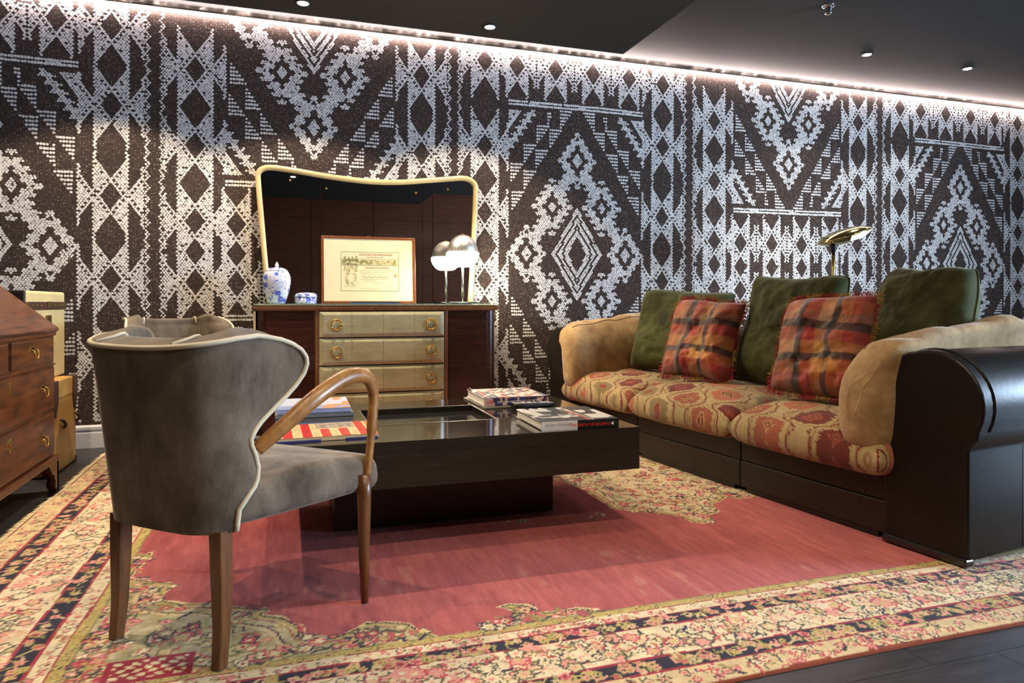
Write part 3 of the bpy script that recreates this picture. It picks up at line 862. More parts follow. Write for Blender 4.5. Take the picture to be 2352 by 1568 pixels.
# ================================================================== SIDEBOARD
SX0, SX1, SYF, SZT = -.201, 1.436, 4.729, .940
sx, sy = (SX0 + SX1) / 2, 4.95
PARCH = None
def parchment():
    m = NT('drawer_parchment'); v = m.coord((1, 1, 1))
    f = m.noise(v, 5, 6, .65); g = m.noise(m.coord((1, 1, 14)), 7, 6, .7)
    c = m.ramp(f, [(.28, rgb(154, 149, 112)), (.72, rgb(190, 185, 148))])
    c = m.mix(c, m.ramp(g, [(.36, (.72, .70, .62, 1)), (.62, (1, 1, 1, 1))]), .5, 'MULTIPLY')
    m.base(c); m.set(Roughness=.28, Coat_Weight=.35, Coat_Roughness=.15); m.bump(g, .05, .002)
    return m.m
PARCH = parchment()
BIRCH = plain('mirror_frame_parchment', rgb(192, 170, 122), .35, vary=.1, scale=9, coat=.3)
GLASSG = NT('green_edge_glass')
GLASSG.base(rgb(190, 225, 205)); GLASSG.set(Roughness=.02, Transmission_Weight=.0, Specular_IOR_Level=.8, Alpha=.35); GLASSG = GLASSG.m
t = thing('sideboard', 'dark palisander sideboard with pale parchment drawers against the patterned wall', 'sideboard', (sx, sy, 0))
L_ = lambda x, y, z: (x - sx, y - sy, z)
mb = MB()
r = .07
def body_outline(x0, x1, yf, yb, r, n=7):
    P = [(x1, yb), (x0, yb)]
    P += [(x0 + r - r * math.cos(a), yf + r - r * math.sin(a)) for a in np.linspace(0, PI / 2, n)]
    P += [(x1 - r + r * math.sin(a), yf + r - r * math.cos(a)) for a in np.linspace(0, PI / 2, n)]
    return P
mb.prism([(x - sx, y - sy) for x, y in body_outline(SX0 + .018, SX1 - .012, SYF + .014, 5.19, .06)], .10, .905, 'z')
mb.build('carcass', PALISANDER, t)
MB().prism([(x - sx, y - sy) for x, y in body_outline(SX0 + .06, SX1 - .06, SYF + .06, 5.17, .05)], .0125, .10, 'z').build('plinth', PALISANDER, t)
# top: moulded board
out = body_outline(SX0, SX1 + .012, SYF - .006, 5.19, .03)
loops = []
for ins, z in ((.014, .902), (.006, .906), (.002, .914), (.0, .922), (.004, .930), (.0, .932), (.0, SZT)):
    cx = sum(p[0] for p in out) / len(out); 
    loops.append([((x - sx) * (1 - ins / .85), (y - sy) + (ins if y < 5 else 0), z) for x, y in out])
MB().loft(loops, smooth=False).build('top_board', TRIMW, t)
MB().prism([(x - sx, y - sy) for x, y in body_outline(SX0 + .004, SX1 + .008, SYF - .002, 5.188, .03)], SZT + .0005, SZT + .0095, 'z').build('glass_top', GLASSG, t)
# pale stiles beside the drawers and at the left edge
for nm, x in (('stile', .183), ('stile', 1.046)):
    MB().box(L_(x, SYF + .004, .10), L_(x + .024, SYF + .02, .902)).build(nm, TRIMW, t, bevel=.003)
MB().box(L_(SX0 + .004, SYF + .008, .10), L_(SX0 + .018, SYF + .08, .900)).build('edge_strip', BIRCH, t, bevel=.003)
# doors with a keyhole each
for x0, x1, kx in ((SX0 + .03, .180, .165), (1.073, SX1 - .02, 1.092)):
    d = MB().box(L_(x0 + (.05 if x0 < 0 else 0), SYF + .008, .115), L_(x1 - (0 if x0 < 0 else .06), SYF + .018, .895)).build('door', PALISANDER, t, bevel=.002)
    MB().cyl(L_(kx, SYF + .002, .60), .004, .008, 14, axis='y').build('keyhole', BRASS, d)
# drawers
rows = [(.727, .897), (.542, .720), (.357, .535), (.172, .350)]
for z0, z1 in rows:
    x0, x1 = .209, 1.043; ys = SYF
    loops = []
    for ins, y in ((0, SYF + .012), (0, SYF + .002), (.004, SYF - .002), (.024, SYF - .011), (.032, SYF - .0125)):
        loops.append([L_(x0 + ins, y, z0 + ins * .8), L_(x1 - ins, y, z0 + ins * .8), L_(x1 - ins, y, z1 - ins * .8), L_(x0 + ins, y, z1 - ins * .8)])
    d = MB().loft(loops, smooth=False).build('drawer_front', PARCH, t)
    mb = MB()
    for k in (1, 2, 3):
        x = x0 + (x1 - x0) * k / 4
        mb.box(L_(x - .0007, SYF - .0128, z0 + .012), L_(x + .0007, SYF - .0124, z1 - .012))
    for k in (1, 2, 3):
        x = x0 + (x1 - x0) * k / 4
        MB().box(L_(x - .0007, SYF - .0129, z0 + .012), L_(x + .0007, SYF - .0122, z1 - .012)).build('seam', TRIMW, d)
    for hx in (.318, .950):
        c = L_(hx, SYF - .0125, (z0 + z1) / 2 - .004)
        mb = MB(); R_ = .034
        P = [(c[0] + R_ * math.cos(a) * (1 + .05 * math.cos(12 * a)), c[1] - .012, c[2] + R_ * math.sin(a) * (1 + .05 * math.cos(12 * a))) for a in np.linspace(0, 2 * PI, 72, endpoint=False)]
        mb.tube(P, .005, 8, closed=True)
        rg = mb.build('ring_handle', BRASS, d)
        MB().tube([(c[0], c[1] + .002, c[2] + R_), (c[0], c[1] - .014, c[2] + R_)], .005, 10).build('post', BRASS, rg)
        MB().lathe([(.026, 0), (.026, .003), (.022, .0045)], 24, M=Matrix.Translation((c[0], c[1] + .002, c[2])) @ Matrix.Rotation(PI / 2, 4, 'X')).build('back_plate', PARCH, rg)

# ================================================================== MIRROR
MY = 5.15
MIRM = NT('smoked_mirror'); MIRM.base((.50, .50, .48, 1)); MIRM.set(Metallic=1., Roughness=.012); MIRM = MIRM.m
LO = [(-.125, .956), (-.150, 1.2), (-.175, 1.50), (-.199, 1.80), (-.196, 1.862), (-.160, 1.902), (-.095, 1.916), (.05, 1.905), (.25, 1.880), (.45, 1.862), (.62, 1.855), (.80, 1.862), (1.0, 1.885), (1.17, 1.906), (1.275, 1.918), (1.345, 1.904), (1.388, 1.862), (1.396, 1.80), (1.385, 1.50), (1.370, 1.2), (1.354, .956)]
t = thing('dresser_mirror', 'wide dark smoked mirror with pale curved frame standing on the sideboard', 'mirror', (.6, MY, .950))
t.location.z = .9500
tz = t.location.z
path = smooth_path([(x - .6, 0, z - tz) for x, z in LO], 5)
path = [p for p in path if p.z > .001] 
# frame moulding swept along the outline
def inset(P, d):
    out = []
    for i, p in enumerate(P):
        a = P[max(i - 1, 0)]; b = P[min(i + 1, len(P) - 1)]; T = (b - a).normalized()
        out.append(p + Vector((T.z, 0, -T.x)) * d)
    return out
prof = [(0, .004), (0, -.022), (.008, -.032), (.024, -.032), (.036, -.020), (.036, .004)]
loops = [[q + Vector((0, dy, 0)) for q in inset(path, d)] for d, dy in prof]
n = len(path); loops2 = [[loops[k][i] for k in range(len(prof))] for i in range(n)]
MB().loft(loops2).build('frame', BIRCH, t)
inner = inset(path, .030)
def panel(x0, x1, y):
    P = [p for p in inner if x0 <= p.x <= x1]
    P = [(p.x, p.z) for p in P if p.z > .03]
    P = sorted(set([(round(a, 4), round(b, 4)) for a, b in P]))
    return P
iv = [(p.x, p.z) for p in inner]
def top_z(x):
    best = None
    for (a, b), (c, d) in zip(iv[:-1], iv[1:]):
        if c > a and a <= x <= c and max(b, d) > .7: best = b + (d - b) * (x - a) / (c - a)
    return best
cuts = [.233 - .6, .970 - .6]
left = [(a, b) for a, b in iv if a < cuts[0]]; right = [(a, b) for a, b in iv if a > cuts[1]]; mid = [(a, b) for a, b in iv if cuts[0] < a < cuts[1] and b > .7]
zb = .004
for poly in (left + [(cuts[0] - .0015, top_z(cuts[0])), (cuts[0] - .0015, zb)], [(cuts[0] + .0015, zb), (cuts[0] + .0015, top_z(cuts[0]))] + mid + [(cuts[1] - .0015, top_z(cuts[1])), (cuts[1] - .0015, zb)], [(cuts[1] + .0015, zb), (cuts[1] + .0015, top_z(cuts[1]))] + right):
    MB().prism(poly, -.006, .002, 'y').build('mirror_panel', MIRM, t)
MB().prism([(a, b) for a, b in iv], .0025, .010, 'y').build('backing_board', PALISANDER, t)
for px, py in ((666, 414), (749, 433), (955, 443), (1028, 435)):
    s_, c_ = math.sin(TH), math.cos(TH); a = (px - 1176) / 1600; q = MY / (c_ - a * s_)
    MB().lathe([(.008, 0), (.008, .003), (.004, .0055)], 16, M=Matrix.Translation((q * (s_ + a * c_) - .6, -.006, EYE - (py - 697) / 1600 * q - tz)) @ Matrix.Rotation(PI / 2, 4, 'X')).build('fixing_screw', BRASS, t)

# ================================================================== ON THE SIDEBOARD
ZT = SZT + .0098
# framed certificate leaning on the mirror
t = thing('framed_certificate', 'framed cream certificate in thin brown wooden frame leaning against the dark mirror', 'framed certificate', (.570, 5.035, ZT), rot=(math.radians(-5), 0, 0))
fw, fh, b = .665, .482, .018
FRW = wood('frame_brown_wood', rgb(84, 44, 20), rgb(122, 68, 32), .35, (8, 8, 8))
for lo, hi in (((-fw / 2, 0, 0), (fw / 2, .018, b)), ((-fw / 2, 0, fh - b), (fw / 2, .018, fh)), ((-fw / 2, 0, b), (-fw / 2 + b, .018, fh - b)), ((fw / 2 - b, 0, b), (fw / 2, .018, fh - b))):
    MB().box(lo, hi).build('frame_rail', FRW, t, bevel=.002)
CREAMP = plain('certificate_paper', rgb(190, 180, 148), .6, vary=.05, scale=8)
MB().box((-fw / 2 + b, .006, b), (fw / 2 - b, .010, fh - b)).build('mount', CREAMP, t)
INK = plain('certificate_ink', rgb(110, 104, 62), .7); INKB = plain('certificate_brown_ink', rgb(134, 88, 50), .7); INKL = plain('certificate_pale_ink', rgb(138, 126, 86), .7)
# printed plate: coordinates from the photo, u 0..1 across the plate, v 0..1 down
pu0, pu1, pv0, pv1 = -.198, .212, .372, .090
def PU(u): return pu0 + (pu1 - pu0) * u
def PV(v): return pv0 + (pv1 - pv0) * v
for a, c in (((0, 0), (1, .010)), ((0, .99), (1, 1)), ((0, 0), (.006, 1)), ((.994, 0), (1, 1))):
    MB().box((PU(a[0]), .0052, PV(c[1])), (PU(c[0]), .006, PV(a[1]))).build('border_line', INK, t)
def engraving(u0, v0, u1, v1, fn, nx, nv):
    X, V = np.meshgrid(np.linspace(u0, u1, nx), np.linspace(v0, v1, nv))
    C = fn((X - u0) / (u1 - u0), (V - v0) / (v1 - v0))
    P = np.stack([PU(X), np.full(X.shape, .0054), PV(V)], -1).reshape(-1, 3)
    npmesh('engraving', P, gridfaces(nv, nx), vcol_eng, t, np.clip(C.reshape(-1, 3), 0, 1), smooth=False)
vcol_eng = vcol('engraved_print', .7, grain=.1)
PAP = lin(190, 180, 148); INKc = lin(126, 122, 76)
def frieze(u, v):
    f = vnoise(u * 26, v * 3, 1, 201) + .6 * vnoise(u * 60, v * 8, 1, 202)
    C = np.where((f > -.1)[..., None], lin(158, 152, 108), lin(116, 112, 68)); C[np.abs(f) < .08] = PAP
    C[(v < .08) | (v > .9)] = lin(120, 116, 72); C[(v > .1) & (v < .16) | (v > .82) & (v < .88)] = PAP
    return C
engraving(.012, .17, .975, .35, frieze, 130, 20)
def emblem(u, v):
    d = np.hypot((u - .5) * 1.0, (v - .62) * 1.15)
    f = vnoise(u * 14, v * 18, 1, 211) + .6 * vnoise(u * 30, v * 40, 1, 212)
    C = np.zeros(u.shape + (3,)); C[:] = PAP
    m = (d < .40) & (d > .20) | (v < .34) & (np.abs(u - .5) < .46); C[m & (f > -.15)] = lin(124, 122, 76); C[m & (f > .35)] = lin(160, 154, 110)
    m = (v > .86) & (np.abs(u - .5) < .42) & (f > .35); C[m] = lin(170, 164, 120)
    m = (np.abs(u - .5) < .10) & (v > .50) & (v < .66); C[m] = lin(196, 188, 150)
    return C
engraving(.04, .30, .29, .90, emblem, 50, 60)
def tower(u, v):
    f = vnoise(u * 10, v * 8, 1, 221)
    C = np.zeros(u.shape + (3,)); C[:] = PAP
    k = ((u * 7).astype(int) % 2 == 0) & (v > .3 - .3 * np.abs(np.sin(u * 9))); C[k] = lin(130, 126, 80); C[(v > .62) & (f > -.3)] = lin(120, 116, 72)
    return C
engraving(.05, .10, .28, .24, tower, 40, 24)
rt = (PI / 2, 0, 0)
text('heading_lettering', 'COLLEGIO DEI RAGIONIERI', .0225, (PU(.60), .0053, PV(.095)), rt, INKB, t, 'CENTER', .86)
text('subheading_lettering', 'DELLA PROVINCIA DI MILANO', .009, (PU(.59), .0053, PV(.145)), rt, INKB, t, 'CENTER')
text('heading_lettering', 'DIPLOMA D’ISCRIZIONE', .0165, (PU(.62), .0053, PV(.425)), rt, INKB, t, 'CENTER', .95)
R = random.Random(3)
for v, u0, u1 in ((.475, .32, .93), (.52, .32, .95), (.565, .32, .60), (.70, .33, .88), (.745, .38, .62), (.80, .55, .68), (.94, .33, .66), (.91, .77, .92)):
    u = u0; mb = MB()
    while u < u1:
        w = R.uniform(.012, .05)
        mb.box((PU(u), .0056, PV(v) - .0012), (PU(min(u + w, u1)), .006, PV(v) + .0016)); u += w + .008
    mb.build('fine_print_line', INKL, t)['kind'] = 'stuff'
mb = MB()
P = [(PU(.36 + .44 * i / 60), .0056, PV(.645) + .004 * math.sin(i * 1.3) + .005 * math.sin(i * .47) ) for i in range(61)]
mb.tube(P, .0009, 4).build('handwritten_name', INKB, t)
MB().lathe([(.013, 0), (.013, .0004), (.010, .0006)], 20, M=Matrix.Translation((PU(.945), .0058, PV(.60))) @ Matrix.Rotation(PI / 2, 4, 'X')).build('stamp', INKL, t)
MB().tube(smooth_path([(-.012, .012, fh), (-.004, .012, fh + .010), (.006, .012, fh + .004), (.01, .012, fh)], 4), .0012, 6).build('hanging_wire', STEEL, t)

# ginger jar
def porcelain(name, s=1.):
    m = NT(name); v = m.coord()
    big = m.noise(v, 22 * s, 5, .6); vo = m.n('ShaderNodeTexVoronoi'); vo.inputs['Scale'].default_value = 150 * s
    m.l(v, vo.inputs['Vector'])
    dots = m.ramp(vo.outputs['Distance'], [(.30, rgb(70, 90, 190)), (.40, rgb(214, 217, 226))])
    blob = m.ramp(big, [(.535, (0, 0, 0, 1)), (.555, (1, 1, 1, 1))])
    dk = m.ramp(m.noise(v, 60 * s, 4), [(.38, rgb(38, 52, 150)), (.6, rgb(96, 116, 206))])
    m.base(m.mix(dots, dk, blob)); m.set(Roughness=.12, Coat_Weight=.5, Specular_IOR_Level=.6)
    return m.m
PORC = porcelain('blue_white_porcelain'); PORCW = plain('white_porcelain', rgb(226, 228, 234), .15, vary=.03)
t = thing('ginger_jar', 'tall blue and white porcelain ginger jar with pointed lid on the sideboard', 'jar', (-.056, 4.90, ZT))
prof = [(.052, 0), (.056, .004), (.060, .02), (.070, .05), (.081, .09), (.088, .13), (.090, .155), (.088, .18), (.080, .202), (.072, .214)]
MB().lathe([(.001, 0)] + prof + [(.001, .214)], 48).build('body', PORC, t)
ld = MB().lathe([(.072, .2145), (.068, .222), (.055, .232), (.036, .239), (.016, .242), (.001, .242)], 48).build('lid', PORC, t)
MB().lathe([(.009, .240), (.012, .247), (.0125, .256), (.009, .266), (.004, .275), (.001, .279)], 20).build('finial', PORCW, ld)
t = thing('porcelain_box', 'small round blue and white lidded porcelain box beside the ginger jar', 'box', (.131, 4.90, ZT))
MB().lathe([(.001, 0), (.066, 0), (.069, .004), (.069, .044), (.001, .044)], 44).build('body', porcelain('blue_white_porcelain_panels', .8), t)
MB().lathe([(.001, .0445), (.072, .0445), (.072, .047), (.0705, .049), (.0705, .062), (.066, .067), (.04, .074), (.001, .077)], 44).build('lid', porcelain('blue_white_porcelain_scroll', 1.3), t)
MB().lathe([(.0712, .0495), (.0722, .051), (.0712, .0525)], 44).build('white_band', PORCW, t)
# blue folder
t = thing('folder', 'flat dark blue folder lying in front of the framed certificate', 'folder', (.578, 4.80, ZT), math.radians(0))
MB().box((-.158, -.045, .0), (.158, .06, .007)).build('back_cover', plain('folder_blue', rgb(74, 96, 138), .5), t, bevel=.002)
MB().box((-.162, -.046, .0072), (.162, .06, .0112)).build('front_cover', plain('folder_navy', rgb(22, 24, 40), .4), t, bevel=.002)

# table lamp
t = thing('table_lamp', 'lit table lamp with brushed steel dome and glowing white bowl on thin stem', 'table lamp', (1.210, 4.87, ZT))
MB().lathe([(.001, 0), (.118, 0), (.122, .003), (.122, .008), (.112, .012), (.001, .013)], 48).build('base', plain('lamp_base_black', rgb(18, 18, 18), .12, spec=.6), t)
MB().tube([(0, 0, .012), (0, 0, .30)], .0085, 16).build('stem', STEEL, t)
def brushed():
    m = NT('brushed_dome_steel'); v = m.coord((18, 18, .4))
    m.base(m.ramp(m.noise(v, 4, 3), [(.3, rgb(176, 174, 168)), (.7, rgb(225, 223, 216))])); m.set(Metallic=1, Roughness=.42)
    return m.m
z0 = .366
d_ = MB().lathe([(.110, z0), (.1105, z0 + .004)] + [(.110 * math.cos(a), z0 + .004 + .125 * math.sin(a)) for a in np.linspace(.05, PI / 2 - .03, 14)] + [(.001, z0 + .1295)], 48).build('dome', brushed(), t)
MB().lathe([(.006, .494), (.006, .499), (.003, .503), (.001, .504)], 14).build('cap_nut', BRASS, d_)
GLOW = emit('lamp_glass_glow', (1, .84, .60, 1), 105)
MB().lathe([(.001, .262)] + [(.118 * f, z) for f, z in ((.42, .264), (.60, .272), (.74, .286), (.86, .305), (.96, .330), (1.0, .352), (1.0, .362), (.97, .3655))] + [(.001, .3655)], 48).build('glass_bowl', GLOW, t)

# ================================================================== FLOOR LAMP
t = thing('floor_lamp', 'slim brass reading lamp with tilted oval shade rising behind the sofa', 'floor lamp', (3.93, 4.25, .0125))
GOLD = metal('polished_gold', rgb(206, 186, 120), .14)
MB().lathe([(.001, 0.001), (.14, .001), (.145, .006), (.14, .016), (.03, .024), (.012, .03)], 40).build('base', GOLD, t)
MB().tube([(0, 0, .02), (0, 0, 1.335)], .0125, 16).build('pole', GOLD, t)
MB().lathe([(.016, 1.325), (.018, 1.335), (.030, 1.372), (.030, 1.378), (.020, 1.388), (.001, 1.389)], 24).build('socket', BLACK, t)
hd = Matrix.Translation((.085, -.02, 1.445)) @ Matrix.Rotation(math.radians(-18), 4, 'Z') @ Matrix.Rotation(math.radians(-17), 4, 'Y')
sc = Matrix.Diagonal((1.0, .78, 1, 1))
up = MB().lathe([(.205, .001), (.208, .004), (.19, .018), (.15, .038), (.09, .052), (.04, .057), (.001, .058)], 48, M=hd @ sc).build('upper_shade', GOLD, t)
lo = MB().lathe([(.208, 0), (.19, -.010), (.15, -.030), (.10, -.045), (.05, -.052), (.001, -.053)], 48, M=hd @ sc).build('lower_shade', GOLD, t)
MB().tube([hd @ sc @ Vector((.2085 * math.cos(a), .2085 * math.sin(a), .002)) for a in np.linspace(0, 2 * PI, 60, endpoint=False)], .003, 8, closed=True).build('rim', GOLD, t)
mb = MB(); V = []
prof_ = ((.200, -.0035), (.19, -.010), (.15, -.030), (.125, -.039))
na = 22
for k in range(na):
    an = math.radians(-95 + 120 * k / (na - 1))
    for r_, z_ in prof_:
        V.append(hd @ sc @ Vector((r_ * math.cos(an), r_ * math.sin(an), z_ - .0035)))
mb.add(V, [(k * 4 + j, k * 4 + j + 1, k * 4 + j + 5, k * 4 + j + 4) for k in range(na - 1) for j in range(3)], 0, True)
mb.build('light_slot', emit('reading_lamp_slot', (1, .93, .75, 1), 12), t)
light('floor_lamp_glow', 'AREA', tuple(hd @ Vector((.03, .06, -.075)) + Vector(t.location)), 9, (1, .93, .80), size=.25, target=(4.2, 5.22, 1.2))
light('floor_lamp_uplight', 'AREA', tuple(hd @ Vector((.02, .08, .08)) + Vector(t.location)), 5, (1, .93, .80), size=.25, target=(4.4, 5.3, 2.1))

# ================================================================== BUREAU
BX, BY1, BY0, BXB = -1.118, 4.075, 2.83, -1.60
t = thing('bureau', 'mahogany slant-front bureau with brass handles at the left edge', 'bureau', (-1.35, 3.6, 0))
q = lambda x, y, z: (x + 1.35, y - 3.6, z)
ds, zl, zt_ = BX, .815, 1.075
side = [(BXB, .16), (BX, .16), (BX, .812), (-1.42, 1.07), (BXB, 1.07)]
MB().prism([(x + 1.35, z) for x, z in side], BY0 - 3.6, BY1 - 3.6, 'y').build('carcass', MAHOG, t, bevel=.003)
# slant lid with a moulded edge
ang = math.atan2(1.07 - .812, -1.42 - BX)
def lidp(s, h): # s along the slope from the front edge, h normal
    ux, uz = math.cos(ang), math.sin(ang); L = math.hypot(.258, .315)
    return (BX + ux * s * L + uz * h, .812 + uz * s * L - ux * h)
poly = [lidp(-.03, .002), lidp(-.03, .020), lidp(.0, .024), lidp(1., .022), lidp(1.0, .002)]
MB().prism([(x + 1.35, z) for x, z in poly], BY0 - .01 - 3.6, BY1 + .012 - 3.6, 'y').build('slant_lid', MAHOG, t, bevel=.004)
MB().box(q(BXB, BY0 - .01, 1.071), q(-1.405, BY1 + .012, 1.093)).build('top_board', MAHOG, t, bevel=.004)
# mouldings
for nm, z0, z1, o_ in (('waist_moulding', .788, .808, .010), ('waist_moulding', .640, .650, .008), ('base_moulding', .150, .185, .020)):
    MB().box(q(BXB, BY0 - o_, z0), q(BX + o_, BY1 + o_, z1)).build(nm, MAHOG, t, bevel=.006, seg=3)
def handle(d, y, z, xf):
    h = MB().box(q(xf, y - .030, z + .006), q(xf + .003, y + .030, z + .026)).box(q(xf, y - .014, z - .004), q(xf + .003, y + .014, z + .034)).build('back_plate', BRASS, d, bevel=.002)
    MB().tube(smooth_path([q(xf + .004, y - .026, z + .016), q(xf + .016, y - .027, z + .010), q(xf + .020, y - .018, z - .018), q(xf + .020, y, z - .026), q(xf + .020, y + .018, z - .018), q(xf + .016, y + .027, z + .010), q(xf + .004, y + .026, z + .016)], 5), .0032, 8).build('bail', BRASS, h)
def escut(d, y, z, xf):
    P = [(.0, .034), (.013, .026), (.018, .010), (.014, -.004), (.018, -.016), (.010, -.026), (0, -.038), (-.010, -.026), (-.018, -.016), (-.014, -.004), (-.018, .010), (-.013, .026)]
    MB().prism([(y + a - 3.6, z + b) for a, b in P], xf + 1.35, xf + 1.35 + .003, 'x').build('escutcheon', BRASS, d, bevel=.0012)
def drawer(y0, y1, z0, z1, hs, es):
    mb = MB().box(q(BX - .001, y0, z0), q(BX + .012, y1, z1))
    d = mb.build('drawer', MAHOG, t, bevel=.004)
    for y, z in hs: handle(d, y, z, BX + .012)
    for y, z in es: escut(d, y, z, BX + .012)
drawer(3.475, 4.035, .662, .782, [(3.72, .722)], [])
drawer(2.87, 3.43, .662, .782, [(3.17, .722)], [])
drawer(2.86, 4.045, .430, .632, [(3.86, .530), (3.04, .530)], [(3.45, .585)])
drawer(2.86, 4.045, .198, .405, [(3.86, .292), (3.04, .292)], [(3.45, .350)])
# bracket feet
foot = [(0, .155), (0, 0), (.035, 0), (.050, .030), (.044, .060), (.062, .075), (.066, .092), (.090, .098), (.120, .120), (.150, .155)]
for sgn, yc in ((1, BY1 + .015), (-1, BY0 - .015)):
    for xc, sx_ in ((BX + .018, -1), (BXB, 1)):
        f = MB().prism([(yc - sgn * a - 3.6, z) for a, z in foot], xc + 1.35, xc + 1.35 + sx_ * .025, 'x')
        f.prism([(xc + 1.35 + sx_ * a, z) for a, z in foot], yc - 3.6, yc - 3.6 - sgn * .025, 'y')
        f.build('bracket_foot', MAHOG, t)

# ================================================================== TRUNKS
TANC = plain('trunk_tan_canvas', rgb(178, 138, 70), .55, vary=.2, scale=6, bump=.1)
CREAMC = plain('trunk_cream_canvas', rgb(206, 190, 138), .5, vary=.12, scale=7, bump=.1)
DLEATH = plain('trunk_dark_leather', rgb(64, 38, 26), .45, vary=.2, scale=20)
ABRASS = metal('aged_brass', rgb(140, 120, 70), .4)
t = thing('leather_case', 'tall worn tan case with dark leather corners under the cream trunk', 'case', (-1.44, 4.62, 0))
q = lambda x, y, z: (x + 1.44, y - 4.62, z)
cx0, cx1, cy0, cy1, ch = -1.68, -1.205, 4.37, 4.83, .517
MB().box(q(cx0, cy0, .001), q(cx1, cy1, ch)).build('body', TANC, t, bevel=.018, seg=3)
MB().box(q(cx0 + .02, cy0 + .11, ch - .10), q(cx1 + .006, cy1 - .10, ch + .006)).build('lid_flap', TANC, t, bevel=.008, seg=3)
for yy in (cy0 + .045, cy1 - .045):
    P = [(yy - .048 - 4.62, ch + .004), (yy + .048 - 4.62, ch + .004), (yy + .046 - 4.62, ch - .12), (yy + .01 - 4.62, ch - .20), (yy - .02 - 4.62, ch - .19), (yy - .046 - 4.62, ch - .10)]
    c_ = MB().prism(P, cx1 + 1.44 - .05, cx1 + 1.44 + .006, 'x').build('leather_corner', DLEATH, t, bevel=.004)
for yy in (cy0 + .16, cy1 - .03):
    MB().tube(smooth_path([q(cx1 + .002, yy - .02, .30), q(cx1 + .018, yy - .016, .285), q(cx1 + .018, yy + .016, .26), q(cx1 + .002, yy + .02, .245)], 5), .008, 8).build('strap_loop', DLEATH, t)
for yy in (cy0 + .02, cy1 - .02):
    MB().box(q(cx1 - .03, yy - .022, .001), q(cx1 + .003, yy + .022, .04)).build('foot_corner', DLEATH, t, bevel=.006)
t = thing('trunk', 'cream canvas trunk with brown leather band and brass lock standing on the tan case', 'trunk', (-1.47, 4.5, .524))
q = lambda x, y, z: (x + 1.47, y - 4.5, z - .524)
tx0, tx1, ty0, ty1 = -1.66, -1.272, 4.16, 4.852
MB().box(q(tx0, ty0, .524), q(tx1, ty1, .925)).build('body', CREAMC, t, bevel=.012, seg=3)
MB().box(q(tx0, ty0, .928), q(tx1, ty1, 1.018)).build('lid', CREAMC, t, bevel=.014, seg=3)
MB().box(q(tx0 - .003, ty0 - .003, .915), q(tx1 + .004, ty1 + .003, .960)).build('leather_band', DLEATH, t, bevel=.003)
MB().box(q(tx0 - .002, ty0 - .005, .930), q(tx1 + .002, ty0 + .02, 1.019)).build('lid_end_leather', plain('trunk_black_leather', rgb(30, 24, 20), .4), t, bevel=.006)
lk = MB().box(q(tx1 + .004, 4.515, .925), q(tx1 + .010, 4.585, .962)).build('hasp', ABRASS, t, bevel=.003)
MB().box(q(tx1 + .001, 4.49, .80), q(tx1 + .010, 4.57, .885)).build('lock_plate', ABRASS, t, bevel=.004)
for yy in (4.19, 4.83):
    MB().box(q(tx1 + .003, yy - .03, .918), q(tx1 + .009, yy + .02, .958)).build('band_corner', ABRASS, t, bevel=.003)
for yy in (4.27, 4.34, 4.41, 4.65, 4.72, 4.78):
    MB().lathe([(.006, 0), (.005, .003), (.001, .0045)], 12, M=Matrix.Translation(q(tx1 + .004, yy, .938)) @ Matrix.Rotation(PI / 2, 4, 'Y')).build('stud', ABRASS, t)

